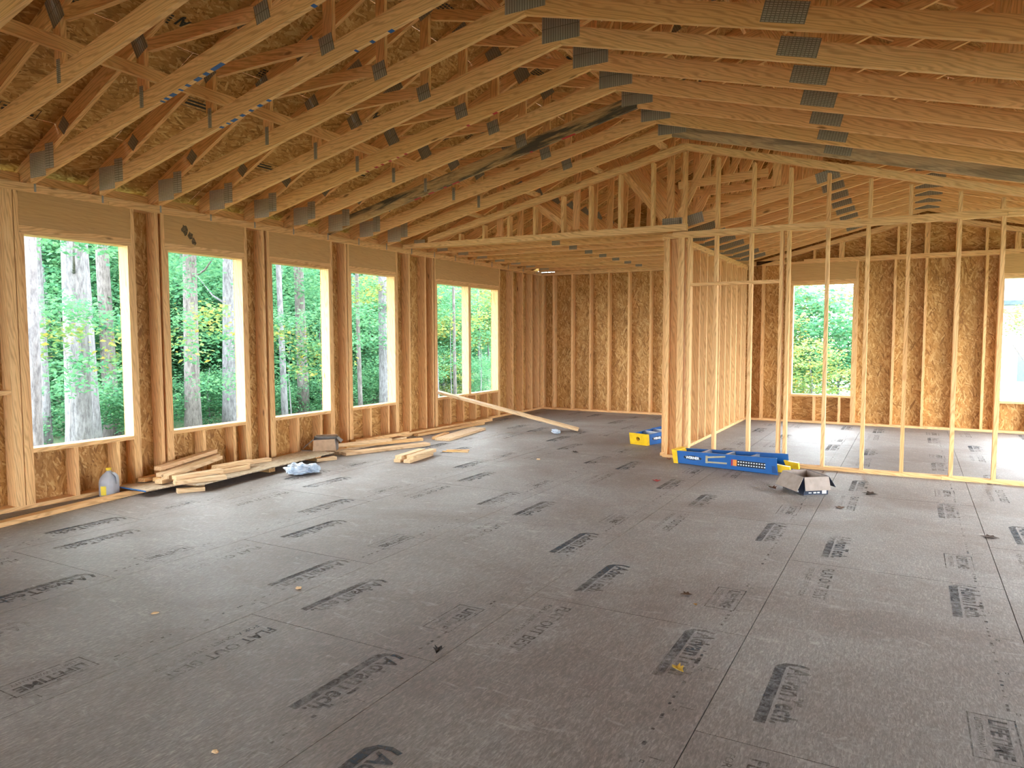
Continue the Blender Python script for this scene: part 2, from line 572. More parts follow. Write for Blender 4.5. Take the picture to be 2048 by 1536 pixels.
# the logo: lettering over a solid bar that curls up round its first letter
bm = bmesh.new(); bm.from_mesh(adv)
def bq(bm, pts):
    bm.faces.new([bm.verts.new((x, y, 0)) for x, y in pts])
bq(bm, [(0.01, -0.062), (0.56, -0.062), (0.56, -0.016), (0.01, -0.016)])
bq(bm, [(-0.03, -0.03), (0.01, -0.062), (0.01, -0.016), (-0.012, -0.008)])
bq(bm, [(-0.045, 0.03), (-0.03, -0.03), (-0.012, -0.008), (-0.022, 0.035)])
bq(bm, [(-0.03, 0.085), (-0.045, 0.03), (-0.022, 0.035), (-0.01, 0.078)])
bm.to_mesh(adv); bm.free()
# the warranty stamp: framed lettering
bm = bmesh.new(); bm.from_mesh(life)
for a in ([(-0.03, -0.075), (0.33, -0.075), (0.33, -0.069), (-0.03, -0.069)], [(-0.03, 0.085), (0.33, 0.085), (0.33, 0.091), (-0.03, 0.091)],
          [(-0.03, -0.075), (-0.024, -0.075), (-0.024, 0.091), (-0.03, 0.091)], [(0.324, -0.075), (0.33, -0.075), (0.33, 0.091), (0.324, 0.091)]):
    bq(bm, a)
bm.to_mesh(life); bm.free()
# code line and nail-spacing ticks along the long edge
ev, ef = [], []
def quad2(x0, x1, y0, y1):
    k = len(ev)
    ev.extend([(x0, y0, 0), (x1, y0, 0), (x1, y1, 0), (x0, y1, 0)]); ef.append((k, k + 1, k + 2, k + 3))
rr = random.Random(5)
y = 0.1
while y < 2.3:
    l = rr.uniform(0.006, 0.03)
    if rr.random() < 0.55:
        quad2(y, y + l, 0, rr.uniform(0.008, 0.016))
    y += l + rr.uniform(0.006, 0.05)
for i in range(1, 6):
    quad2(i * 0.4064 - 0.002, i * 0.4064 + 0.002, 0.05, 0.11)
    for a0, a1, b0, b1 in ((0, 0.016, 0.03, 0.033), (0, 0.016, 0.043, 0.046), (0, 0.003, 0.03, 0.046), (0.013, 0.016, 0.03, 0.046)):
        quad2(i * 0.4064 + 0.03 + a0, i * 0.4064 + 0.03 + a1, b0, b1)
edge_me = bpy.data.meshes.new('edge_print'); edge_me.from_pydata(ev, [], ef); edge_me.materials.append(INK)

for k in range(-4, 6):
    x0 = SEAM0 + PW * k
    x1 = x0 + PW
    a, b_ = max(x0, XL - 0.1), min(x1, XR + 0.1)
    if b_ - a < 0.05: continue
    ph = 2.70 if k % 2 == 0 else 3.70
    n0 = int(math.floor((YF - ph) / PL_)) - 1
    for n in range(n0, 8):
        y0 = ph + n * PL_
        y1 = y0 + PL_
        c, d = max(y0, YF - 0.1), min(y1, YB + 0.1)
        if d - c < 0.05: continue
        pn = bb('floor_panel', a + 0.0022, b_ - 0.0022, c + 0.0022, d - 0.0022, -0.019 - R.uniform(0, 0.0006), -R.uniform(0.0, 0.0006), FLOOR, floor)
        if y1 < 0.8: continue
        # the same print on every sheet: reads towards -Y, tops of the letters towards +X
        for nm, me, dx, yy in (('printed_logo', adv, 0.245, 0.74), ('printed_slogan', flat, 0.225, 2.35), ('printed_small_text', flat2, 0.145, 2.34),
                               ('printed_logo', adv, 0.99, 2.37), ('printed_stamp', life, 1.0, 0.64), ('printed_small_text', life2, 0.95, 0.63), ('printed_edge_code', edge_me, 1.07, 2.40)):
            px, py = x0 + dx, y0 + yy
            if not (a + 0.08 < px < b_ - 0.12 and c + 0.62 < py < d - 0.02): continue
            M = Matrix.Translation((px, py, 0.0009)) @ Matrix.Rotation(-math.pi / 2, 4, 'Z')
            o = bpy.data.objects.new(nm, me); COL.objects.link(o)
            o.parent = pn; o.matrix_basis = XF[pn].inverted() @ M
bb('floor_deck_base', XL - 0.14, XR + 0.14, YF - 0.14, YB + 0.14, -0.30, -0.0205, PINE, floor)

# ================================================================ walls
class Wall:
    """s runs along the wall, d is depth outwards from the inner face"""
    def __init__(self, name, axis, face, sign, label):
        self.e = empty(name, (0, 0, 0), label=label, cat='wall', kind='structure')
        self.axis, self.face, self.sign = axis, face, sign
    def box(self, nm, s0, s1, z0, z1, d0, d1, mat, parent=None):
        a, b = sorted((self.face + self.sign * d0, self.face + self.sign * d1))
        if self.axis == 'y':
            return bb(nm, a, b, s0, s1, z0, z1, mat, parent or self.e)
        return bb(nm, s0, s1, a, b, z0, z1, mat, parent or self.e)
    def stud(self, s, z0=T, z1=ZP0, dep=D6, mat=None, nm='stud', d0=0.0, parent=None):
        return self.box(nm, s, s + T, z0, z1, d0, d0 + dep, mat or PINE, parent)

winno = [0]
def window(W, s0, s1, zs, zh, dep=D6, mull=None, label=None, kings=2, top=ZP0):
    winno[0] += 1
    we = empty('window_%d' % winno[0], (0, 0, 0), label=label, cat='window', kind='structure')
    for i in range(kings):
        if i == 0:
            W.stud(s0 - T, zs, zh + 0.0, dep, nm='trimmer', parent=we); W.stud(s1, zs, zh, dep, nm='trimmer', parent=we)
            W.stud(s0 - T, T, zs - T * 0 - 0.0005, dep, nm='cripple', parent=we); W.stud(s1, T, zs - 0.0005, dep, nm='cripple', parent=we)
        else:
            W.stud(s0 - T * (i + 1), T, top, dep, nm='king_stud', parent=we); W.stud(s1 + T * i, T, top, dep, nm='king_stud', parent=we)
    W.box('sill', s0, s1, zs - T, zs, 0, dep, PINE, we)
    W.box('header_plate', s0 - T, s1 + T, zh, zh + T, 0, dep, PINE, we)
    W.box('header_plate', s0 - T, s1 + T, zh + T + .001, zh + 2 * T, 0.004, dep, PINE, we)
    W.box('header', s0 - T, s1 + T, zh + 2 * T + .002, top, 0.006, 0.05, LVL, we)
    W.box('header', s0 - T, s1 + T, zh + 2 * T + .002, top, 0.06, dep, LVL, we)
    n = max(1, int((s1 - s0) / 0.4064))
    for i in range(1, n + 1):
        p = s0 + i * 0.4064 - 0.05
        if p < s1 - 0.1:
            W.stud(p, T, zs - T, dep, nm='cripple', parent=we)
    if mull:
        W.stud(mull - T, zs, zh, dep, nm='mullion', parent=we)
        W.stud(mull + .001, zs, zh, dep, nm='mullion', parent=we)
    return we

def sheathing(W, s0, s1, z0, z1, holes, dep, mat=OSB, step=1.2192, phase=0.0):
    """OSB sheets cut round the openings"""
    cuts = {s0, s1}
    p = phase
    while p < s1:
        if p > s0 + 0.05: cuts.add(p)
        p += step
    for h in holes:
        cuts.add(h[0]); cuts.add(h[1])
    cuts = sorted(cuts)
    for a, b in zip(cuts, cuts[1:]):
        if b - a < 0.004: continue
        mid = (a + b) / 2
        spans = [(z0, z1)]
        for h in holes:
            if h[0] < mid < h[1]:
                spans = [(z0, h[2]), (h[3], z1)]
        for u, v in spans:
            if v - u > 0.02:
                W.box('osb_panel', a, b, u, v, dep, dep + 0.011, mat)

# ---- left wall with five openings to the woods
WL = Wall('wall_left', 'y', XL, -1, 'left exterior stud wall with OSB sheathing and tall window openings')
wins = [(3.5215, 4.4741, .530, 2.418, None), (4.9198, 5.8667, .530, 2.418, None), (6.3168, 7.2855, .530, 2.418, None),
        (7.7291, 8.6842, .530, 2.418, None), (9.795, 11.775, .515, 2.392, 10.782)]
wl = ['first tall window opening, above the plastic milk jug', 'second tall window opening, above the pile of short offcuts',
      'third tall window opening, above the crushed cardboard carton', 'fourth tall window opening, above the pile of long boards',
      'double window opening with a mullion and a leaning board on its sill']
for (a, b_, zs, zh, mu), lb in zip(wins, wl):
    window(WL, a, b_, zs, zh, mull=mu, label=lb)
for s in (3.40, 3.362, 2.92, 2.52, 2.10, 4.775, 6.165, 7.60, 9.03, 9.45, 9.655, 12.335, 12.745, 13.14, 13.45, 13.555):
    WL.stud(s)
for s in [1.7 - .4064 * k for k in range(20)]:
    WL.stud(s)
WL.box('blocking', 2.958, 3.362, 1.02, 1.06, 0, D6, PINE)
seg = [YF, 0.6, 4.3, 8.9, YB]
for a, b_ in zip(seg, seg[1:]):
    WL.box('sole_plate', a, b_ - .002, 0, T, 0, D6, PINE)
    WL.box('top_plate', a, b_ - .002, ZP0, ZP0 + T - .001, 0, D6, PINE)
seg = [YF, 2.4, 6.1, 10.4, YB]
for a, b_ in zip(seg, seg[1:]):
    WL.box('top_plate', a, b_ - .002, ZP0 + T, ZP1, 0, D6, PINE)
sheathing(WL, YF - .15, YB + .15, -0.25, ZP1, [h[:4] for h in wins], D6, phase=-6.9)
w2 = bpy.data.objects['window_2']
MOULD = plain('dark_mould', (.12, .085, .045), .9, var=.6, scale=60)
rm = random.Random(9)
for cy0, cz0, ry, rz_ in ((5.13, 2.66, .045, .06), (5.20, 2.60, .035, .05), (5.24, 2.545, .03, .04)):
    pv = [(XL - .0052, cy0 + ry * math.cos(k * .5236) * rm.uniform(.6, 1.2), cz0 + rz_ * math.sin(k * .5236) * rm.uniform(.6, 1.2)) for k in range(12)]
    meshobj('mould_stain', pv + [(x - .0006, y_, z_) for x, y_, z_ in pv], [tuple(range(12)), tuple(range(23, 11, -1))] + [(k, (k + 1) % 12, (k + 1) % 12 + 12, k + 12) for k in range(12)], MOULD, w2)
# ---- back wall
WB = Wall('wall_back', 'x', YB, 1, 'back exterior stud wall with OSB sheathing, window openings and gable framing')
wback = [(-1.86, -.906, .500, 2.412, None), (1.226, 2.18, .500, 2.415, None)]
for (a, b_, zs, zh, mu), lb in zip(wback, ('back window opening behind the stud partition, facing leafy branches', 'back window opening facing the white neighbouring house')):
    window(WB, a, b_, zs, zh, label=lb)
for s in (-6.81, -6.557, -6.136, -5.737, -5.338, -4.918, -4.479, -4.07, -3.66, -3.25, -2.84, -2.72, -2.396, -.30, .147, .565, .972, 2.35, 2.75, 2.88):
    WB.stud(s)
for a, b_ in ((XL, -2.0), (-2.0, XR)):
    WB.box('sole_plate', a, b_ - .002, 0, T, 0, D6, PINE)
    WB.box('top_plate', a, b_ - .002, ZP0, ZP0 + T - .001, 0, D6, PINE)
    WB.box('top_plate', a + .3, b_ - .002, ZP0 + T, ZP1, 0, D6, PINE)
sheathing(WB, XL - .15, XR + .15, -0.25, ZP1, [h[:4] for h in wback], D6, phase=-6.81 + .0)
# gable above the back plate: rake plates follow the vaulted ceiling of the far room
RX, RZ = 0.14, 3.50            # vault apex of the far room (underside of chords)
FX0, FZ0 = -2.64, 2.825        # vault springing at the hall wall
FS = (RZ - FZ0) / (RX - FX0)
def vault_b(x):
    return RZ - FS * abs(x - RX)
for s in (-1.55, -1.14, -1.10, -.70, -.27, .125, .165, .56, .956, 1.34, 1.38, 1.75, 2.1):
    WB.stud(s, ZP1, vault_b(s + .02) - .085, nm='gable_stud', d0=0)
for k in range(2):
    o = 0.0 - k * T * 1.03
    for x0, x1 in ((-2.5, RX), (RX, 2.75)):
        z0, z1 = vault_b(x0) - .005 + o, vault_b(x1) - .005 + o
        prism_xz('rake_plate', [(x0, z0 - T), (x1, z1 - T), (x1, z1), (x0, z0)], YB + D6 / 2, D6, PINE, WB.e)
gx = [-6.95, -5.73, -4.51, -3.29, -2.07, XRIDGE, -.85, .37, 1.59, 3.06]
for a, b_ in zip(gx, gx[1:]):
    zb = ZP1 + (.012 if b_ < -4.4 else 0)
    za, zb2 = deck_z(a) - .004, deck_z(b_) - .004
    if max(za, zb2) - zb < .03: continue
    pts = [(a, zb), (b_, zb), (b_, max(zb + .004, zb2)), (a, max(zb + .004, za))]
    prism_xz('osb_panel', pts, YB + D6 + .0055, .011, OSB, WB.e)
# ---- right and front walls, unseen; the front openings are added and sized for daylight
WR = Wall('wall_right', 'y', XR, 1, 'right exterior stud wall with OSB sheathing and window openings')
wr = [(3.9, 4.9, .5, 2.4, None), (5.9, 8.3, .25, 2.4, None), (9.6, 12.8, .25, 2.4, None)]
for h in wr:
    window(WR, *h[:4], label='window opening in the right exterior wall')
for s in [-6.4 + .4064 * k for k in range(25)] + [5.3, 8.6, 9.0, 9.3, 13.1, 13.4]:
    WR.stud(s)
WR.box('sole_plate', YF, YB, 0, T, 0, D6, PINE)
WR.box('top_plate', YF, YB, ZP0, ZP1, 0, D6, PINE)
sheathing(WR, YF - .15, YB + .15, -0.25, ZP1, [h[:4] for h in wr], D6, phase=-6.9)
WF = Wall('wall_front', 'x', YF, -1, 'front exterior stud wall with OSB sheathing and wide openings added for daylight')
wf = [(-6.2, -3.4, .05, 2.5, None), (-2.6, .2, .05, 2.5, None), (.8, 2.6, .05, 2.5, None)]
for h in wf:
    window(WF, *h[:4], label='unseen wide opening added in the front exterior wall to let daylight in')
WF.box('top_plate', XL, XR, ZP0, ZP1, 0, D6, PINE)
sheathing(WF, XL - .15, XR + .15, -0.25, ZP1, [h[:4] for h in wf], D6, phase=-6.81)
for a, b_ in zip(gx, gx[1:]):
    za, zb2 = deck_z(a) - .004, deck_z(b_) - .004
    if max(za, zb2) - ZP1 < .03: continue
    pts = [(a, ZP1), (b_, ZP1), (b_, max(ZP1 + .006, zb2)), (a, max(ZP1 + .006, za))]
    prism_xz('osb_panel', pts, YF - D6 - .0055, .011, OSB, WF.e)

# ---- open stud partition with a framed gable over it
WP = Wall('wall_partition', 'x', YP, 1, 'open stud partition with sloping gable studs above its double plate')
PT0, PT1 = 2.72, 2.795
for s in (-2.696, -2.551, -2.511, -2.432):
    WP.stud(s, T, PT0, D4, mat=PINE)
WP.box('post', -2.655, -2.566, T, PT0, .075, .075 + T, PINE)
for s in (-2.11, -1.705):
    WP.stud(s, T, 2.131, D4, mat=PINE); WP.stud(s, 2.171, PT0, D4, mat=PINE, nm='cripple')
for s in (-1.365, -1.290, -.879, -.476, -.085, .374, .752, 1.16, 1.57, 1.98, 2.39, 2.85):
    WP.stud(s, T, PT0, D4, mat=PINE)
WP.box('door_header', -2.394, -1.366, 2.132, 2.17, 0, D4, PINE)
for a, b_ in ((-2.72, -2.40), (-1.40, .31), (.31, XR)):
    WP.box('sole_plate', a, b_ - .002, 0, T, 0, D4, PINE)
for a, b_ in ((-2.72, .8), (.8, XR)):
    WP.box('top_plate', a, b_ - .002, PT0, PT0 + T - .001, 0, D4, PINE)
for a, b_ in ((-2.62, -.6), (-.6, XR)):
    WP.box('top_plate', a, b_ - .002, PT0 + T, PT1, 0, D4, PINE)
AXX, AZZ = -2.529, 3.845       # main vault apex
LS = (3.845 - 2.851) / (AXX + 6.73)
RS = 0.257
def vault_a(x):
    return AZZ - (LS * (AXX - x) if x < AXX else RS * (x - AXX))
for k in range(2):
    for x0, x1 in ((-6.3, AXX + .04), (AXX + .04, 1.55)):
        z0, z1 = vault_a(x0) - .012 + (1 - k) * T * 1.03 - T, vault_a(x1) - .012 + (1 - k) * T * 1.03 - T
        prism_xz('rake_plate', [(x0, z0 - .001), (x1, z1 - .001), (x1, z1 + T), (x0, z0 + T)], YP + D4 / 2, D4, PINE, WP.e)
bz0, bz1 = 2.845, 2.806
prism_xz('gable_sill', [(-6.76, bz0), (-2.45, bz1), (-2.45, bz1 + .086), (-6.76, bz0 + .062)], YP + .03, .06, PINE, WP.e)
def sill_top(x):
    k = (x + 6.76) / 4.31
    return (bz0 + .062) * (1 - k) + (bz1 + .086) * k
for s in (-2.905, -3.335, -3.74, -4.135, -4.555, -4.957, -5.36, -5.755):
    WP.stud(s, sill_top(s), vault_a(s) - .05 - T, D4, mat=PINE, nm='gable_stud')
WP.stud(-2.504, sill_top(-2.5), vault_a(-2.5) - .05 - T, D4, mat=PINE, nm='gable_stud')
for s in (-2.105, -1.69, -1.282, -.882, -.463, -.077, .372, .74, 1.1):
    WP.stud(s, PT1, vault_a(s + T) - .05 - T, D4, mat=PINE, nm='gable_stud')
# ---- hall wall running back from the partition
WH = Wall('wall_hall', 'y', XH, -1, 'stud wall between the back hall and the far room')
for i in range(11):
    WH.stud(9.42 + i * .4064, T, PT0, D6, mat=PINE)
WH.stud(8.985, T, PT0, D6, mat=PINE)
WH.box('sole_plate', 8.925, YB, 0, T, 0, D6, PINE)
WH.box('top_plate', 8.925, YB, PT0, PT0 + T - .001, 0, D6, PINE)
WH.box('top_plate', 8.925, YB, PT0 + T, PT1, 0, D6, PINE)

# ================================================================ roof deck
roof = empty('ceiling', (0, 0, 0), label='underside of the OSB roof deck with black mill stamps', cat='ceiling', kind='structure')
ang = math.atan(ROOF_S)
for side in (-1, 1):
    ux = Vector((math.cos(ang) * -side, 0, math.sin(ang)))      # up the slope
    x_start = -7.42 if side < 0 else 2 * XRIDGE + 7.42
    slope_len = (XRIDGE + 7.42) / math.cos(ang)
    row = 0
    a = 0.0
    while a < slope_len - .02:
        b_ = min(a + 1.2192, slope_len)
        yy = YF - .4 - (1.2192 if row % 2 else 0)
        while yy < YB + .4:
            y0, y1 = max(yy, YF - .4), min(yy + 2.4384, YB + .4)
            if y1 - y0 > .05:
                c = Vector((x_start, (y0 + y1) / 2, deck_z(x_start))) + ux * ((a + b_) / 2)
                nrm = Vector((math.sin(ang) * side, 0, math.cos(ang)))
                c = c + nrm * .0057
                M = frame(Vector((0, 1, 0)), ux, c)
                link('osb_panel', boxmesh(y1 - y0 - .003, b_ - a - .003, .011, OSB_R), OSB_R, roof, M)
            yy += 2.4384
        a += 1.2192
        row += 1
# sub-fascia along the left eave and blocking seen between the truss tails
bb('fascia_board', -7.46, -7.42, YF - .4, YB + .4, 2.62, 2.752, PINE_T, roof)
bb('fascia_board', 2 * XRIDGE + 7.42, 2 * XRIDGE + 7.46, YF - .4, YB + .4, 2.62, 2.752, PINE_T, roof)
# black stamps on the deck's underside
def deck_point(x, y):
    return Vector((x, y, deck_z(x)))
stv, stf = [], []
def sq(x0, x1, y0, y1):
    k = len(stv)
    stv.extend([(x0, y0, 0), (x1, y0, 0), (x1, y1, 0), (x0, y1, 0)]); stf.append((k, k + 1, k + 2, k + 3))
for ln in range(4):
    x = 0
    while x < .24:
        l = rr.uniform(.012, .04); sq(x, min(x + l, .25), ln * .026, ln * .026 + .016); x += l + .008
st_lines = bpy.data.meshes.new('stamp'); st_lines.from_pydata(stv, [], stf); st_lines.materials.append(STAMP)
stv, stf = [], []
for a0 in ((0, .30, 0, .006), (0, .30, .114, .12), (0, .006, 0, .12), (.294, .30, 0, .12), (.03, .27, .03, .055), (.03, .22, .07, .09)):
    sq(*a0)
st_frame = bpy.data.meshes.new('stamp'); st_frame.from_pydata(stv, [], stf); st_frame.materials.append(STAMP)
st_aj = textmesh('AJ', .10, STAMP, .005, .2)
def stamp(me, x, y, rz):
    ux = Vector((math.cos(ang), 0, math.sin(ang)))
    nrm = Vector((math.sin(ang), 0, -math.cos(ang)))       # facing down
    xa = Vector((0, 1, 0)) * math.cos(rz) + ux * math.sin(rz)
    M = frame(xa, nrm.cross(xa), Vector((x, y, deck_z(x))) + nrm * .002)
    o = bpy.data.objects.new('printed_stamp', me); COL.objects.link(o); o.parent = roof; o.matrix_basis = M
for i in range(-1, 9):
    yb = 3.5715 + .6096 * i
    stamp(st_lines, -5.0 + .15 * math.sin(i * 2.1), yb + .16, math.pi)
    if i % 2 == 0: stamp(st_aj, -5.0 + .15 * math.sin(i), yb + .30, math.pi)
    else: stamp(st_frame, -6.05 + .3 * math.sin(i * 1.3), yb + .14, 0)
    if i % 3 == 0: stamp(st_lines, -3.9, yb + .2, 0)
    if i % 3 == 1: stamp(st_frame, -3.5, yb + .12, math.pi)

# ================================================================ roof trusses
TY0, TS = 3.5715, 0.6096
CH = 0.144
CV = 0.157
def tc_b(x):                     # underside of the top chord
    return deck_z(x) - CV
def two_d(nm, x0, z0, x1, z1, wd, par, mat=PINE_T, y=0.0):
    dx, dz = x1 - x0, z1 - z0
    l = math.hypot(dx, dz); nx, nz = -dz / l * wd / 2, dx / l * wd / 2
    return prism_xz(nm, [(x0 - nx, z0 - nz), (x1 - nx, z1 - nz), (x1 + nx, z1 + nz), (x0 + nx, z0 + nz)], y, T, mat, par)
def plate(par, x, z, wx, wz, angd=0.0, mat=GUS_A):
    a = math.radians(angd)
    M = frame(Vector((math.cos(a), 0, math.sin(a))), Vector((-math.sin(a), 0, math.cos(a))), Vector((x, -T / 2 - .0012, z)))
    return link('gusset_plate', boxmesh(wx, wz, .0022, mat), mat, par, M)
def top_chords(t):
    xt = -7.40
    prism_xz('top_chord', [(xt, tc_b(xt)), (XRIDGE - .001, tc_b(XRIDGE)), (XRIDGE - .001, deck_z(XRIDGE) - .001), (xt, deck_z(xt) - .001)], 0, T, PINE_T, t)
    xr = 2 * XRIDGE - xt
    prism_xz('top_chord', [(XRIDGE + .001, tc_b(XRIDGE)), (xr, tc_b(xr)), (xr, deck_z(xr) - .001), (XRIDGE + .001, deck_z(XRIDGE) - .001)], 0, T, PINE_T, t)

def truss_main(mat_chord=PINE_T):
    t = empty('roof_truss', (0, 0, 0))
    prism_xz('bottom_chord', [(-6.73, 2.851), (AXX - .001, AZZ), (AXX - .001, AZZ + CH), (-6.533, tc_b(-6.533) - .001), (-6.73, tc_b(-6.73) - .001)], 0, T, mat_chord, t)
    xe = 1.35
    prism_xz('bottom_chord', [(AXX + .001, AZZ), (xe, vault_a(xe)), (xe, vault_a(xe) + CH), (AXX + .001, AZZ + CH)], 0, T, PINE_T, t)
    prism_xz('bottom_chord', [(xe + .002, vault_a(xe)), (2.86, vault_a(xe)), (2.86, tc_b(2.86) - .002), (2.62, vault_a(xe) + CH), (xe + .002, vault_a(xe) + CH)], 0, T, PINE_T, t)
    top_chords(t)
    b1 = vault_a(-5.17) + CH
    W_ = [(-5.17, b1 + .012, -5.17, tc_b(-5.17) - .024), (-5.08, 3.70, -3.94, 3.655 + .05), (-3.86, vault_a(-3.86) + CH + .012, -3.86, tc_b(-3.86) - .024),
          (-3.78, 4.34, -2.60, 4.07), (AXX, AZZ + CH + .002, AXX, tc_b(AXX) - .024), (-2.45, 4.05, -1.96, 5.20), (-.73, 3.53 + .002 + CH * .0 + .003, -.73, tc_b(-.73) - .024),
          (-.80, 3.62, -1.88, 5.18), (-.66, 3.62, .44, 4.04), (.5, vault_a(.5) + CH + .012, .5, tc_b(.5) - .024), (.57, 4.0, 1.28, 3.10), (-2.44, 3.98, -.80, 4.55)]
    for k, (x0, z0, x1, z1) in enumerate(W_):
        if k == 6: z0 = vault_a(-.73) + CH + .012
        two_d('web', x0, z0, x1, z1, .089, t)
    plate(t, -6.605, 2.995, .235, .21, 0, GUS_H)
    plate(t, -6.425, 3.05, .12, .21, 0, GUS_B)
    plate(t, AXX, AZZ + .14, .33, .22, 0, GUS_C)
    plate(t, -.74, vault_a(-.74) + .10, .27, .13, -14.4, GUS_A)
    plate(t, -5.17, b1 - .03, .042, .16, 0, GUS_A)
    plate(t, -5.19, tc_b(-5.17) + .03, .15, .22, 27, GUS_C)
    plate(t, -3.87, vault_a(-3.86) + CH + .01, .13, .13, 13.3, GUS_C)
    plate(t, -3.86, tc_b(-3.86) + .03, .16, .16, 27, GUS_A)
    plate(t, -4.69, tc_b(-4.69) + .05, .24, .10, 27, GUS_A)
    plate(t, AXX, tc_b(AXX) + .04, .15, .15, 27, GUS_A)
    plate(t, XRIDGE, tc_b(XRIDGE) + .03, .3, .18, 0, GUS_A)
    plate(t, -6.2, tc_b(-6.2) + .06, .11, .11, 45, GUS_A)
    return t

def truss_back():
    t = empty('roof_truss', (0, 0, 0))
    prism_xz('bottom_chord', [(-6.73, 2.851), (-4.6, 2.836), (-4.6, 2.925), (-6.555, 2.94), (-6.73, tc_b(-6.73) - .02)], 0, T, PINE_T, t)
    prism_xz('bottom_chord', [(-4.598, 2.836), (-2.60, 2.822), (-2.60, 2.911), (-4.598, 2.925)], 0, T, PINE_T, t)
    prism_xz('bottom_chord', [(-2.598, vault_b(-2.598)), (RX - .001, RZ), (RX - .001, RZ + CH), (-2.598, vault_b(-2.598) + CH)], 0, T, PINE_T, t)
    prism_xz('bottom_chord', [(RX + .001, RZ), (2.62, vault_b(2.62)), (2.62, vault_b(2.62) + CH), (RX + .001, RZ + CH)], 0, T, PINE_T, t)
    top_chords(t)
    for x0, z0, x1, z1 in ((-5.2, 2.95, -5.2, tc_b(-5.2) - .024), (-2.72, 2.93, -2.72, tc_b(-2.72) - .024), (-2.80, 3.0, -3.95, 4.29), (-5.12, 3.68, -4.1, 2.96),
                           (-4.02, 2.96, -3.98, 4.26), (-2.60, 3.02, -1.62, 5.10), (-1.45, vault_b(-1.45) + CH + .02, -1.45, tc_b(-1.45) - .03), (-.2, vault_b(-.2) + CH + .02, -1.2, 4.9),
                           (RX, RZ + CH + .002, RX, tc_b(RX) - .03), (.3, 3.6, 1.2, tc_b(1.2) - .04), (-2.62, 3.4, -1.55, 3.45)):
        two_d('web', x0, z0, x1, z1, .089, t)
    plate(t, -6.60, 2.935, .20, .11, 0, GUS_H)
    plate(t, -2.70, 2.93, .24, .15, 0, GUS_A)
    plate(t, RX, RZ + .10, .34, .14, 0, GUS_C)
    plate(t, -4.6, 2.885, .13, .07, 0, GUS_A)
    plate(t, -2.45, vault_b(-2.45) + .09, .3, .13, 13.6, GUS_A)
    plate(t, -.9, vault_b(-.9) + .09, .25, .12, 13.6, GUS_A)
    plate(t, -5.2, tc_b(-5.2) + .03, .15, .15, 27, GUS_A)
    plate(t, -2.72, tc_b(-2.72) + .03, .15, .15, 27, GUS_A)
    return t

def copy_tree(src, loc):
    c = src.copy(); COL.objects.link(c); c.location = loc
    for ch in src.children:
        k = ch.copy(); COL.objects.link(k); k.parent = c
        for g in ch.children:
            q = g.copy(); COL.objects.link(q); q.parent = k
    return c

ORD = ['first', 'second', 'third', 'fourth', 'fifth', 'sixth', 'seventh', 'eighth', 'ninth', 'tenth', 'eleventh', 'twelfth']
TRA = truss_main()
trusses = {}
for i in range(-3, 9):
    loc = (0, TY0 + TS * i, 0)
    if i == -3:
        TRA.location = loc; t = TRA
    else:
        t = copy_tree(TRA, loc)
    tag(t, '%s scissor roof truss counting from the partition gable' % ORD[8 - i], 'truss', 'scissor trusses over the main room')
    trusses[i] = t
for i, o in trusses.items():
    if i == 6:
        for ch in o.children:
            if ch.name.startswith('bottom_chord') and ch.matrix_basis.translation.x < AXX:
                ch.data = ch.data.copy(); ch.data.materials.clear(); ch.data.materials.append(PINE_MOLD)
        tag(o, 'scissor roof truss whose left bottom chord is stained black with mould')
    if i == 8:
        for ch in o.children:
            if ch.name.startswith('bottom_chord') and AXX < ch.matrix_basis.translation.x < 1.3:
                ch.data = ch.data.copy(); ch.data.materials.clear(); ch.data.materials.append(PINE_STAIN)
        tag(o, 'scissor roof truss with a grey-stained right chord, right above the partition gable')
# crayon marks on the lower edges of a few chords
BLUE = plain('blue_crayon', (0.015, 0.09, 0.30), .6)
RED = plain('red_crayon', (0.42, 0.01, 0.015), .6)
def crayon(i, x, l, mat):
    t = trusses[i]
    a = math.atan(LS)
    M = frame(Vector((math.cos(a), 0, math.sin(a))), Vector((0, 1, 0)), Vector((x, 0, vault_a(x) - .0008)))
    o = bpy.data.objects.new('crayon_mark', boxmesh(l, T, .0012, mat)); COL.objects.link(o); o.parent = t; o.matrix_basis = M
for x, l in ((-4.95, .02), (-4.90, .03), (-4.83, .05), (-4.74, .02), (-4.66, .03), (-4.55, .06), (-4.46, .04), (-4.34, .12), (-3.42, .03), (-3.28, .03)):
    crayon(0, x, l, BLUE)
for x, l in ((-5.05, .03), (-4.97, .02), (-4.90, .06), (-4.80, .04), (-4.70, .03), (-4.6, .04), (-4.5, .03), (-3.6, .02), (-3.45, .03), (-3.28, .04)):
    crayon(1, x, l, BLUE)
for x, l in ((-5.05, .02), (-4.93, .04), (-4.85, .03), (-4.75, .03), (-4.65, .02), (-4.55, .03), (-3.8, .03), (-3.5, .05)):
    crayon(4, x, l, RED)
for x, l in ((-5.3, .10), (-5.1, .08), (-4.9, .04), (-4.75, .10), (-3.75, .03), (-3.3, .16)):
    crayon(6, x, l, RED)
for i, lb in ((0, 'scissor roof truss with blue crayon dashes, above the first tall window'), (1, 'scissor roof truss with blue crayon dashes, above the second tall window'),
              (4, 'scissor roof truss with small red crayon marks on a clean chord')):
    tag(trusses[i], lb)

TRB = truss_back()
for i in range(9, 17):
    loc = (0, TY0 + TS * i, 0)
    if i == 9:
        TRB.location = loc; t = TRB
    else:
        t = copy_tree(TRB, loc)
    tag(t, '%s roof truss behind the partition, flat over the hall and vaulted over the far room' % ORD[i - 9], 'truss', 'trusses over the hall and the far room')
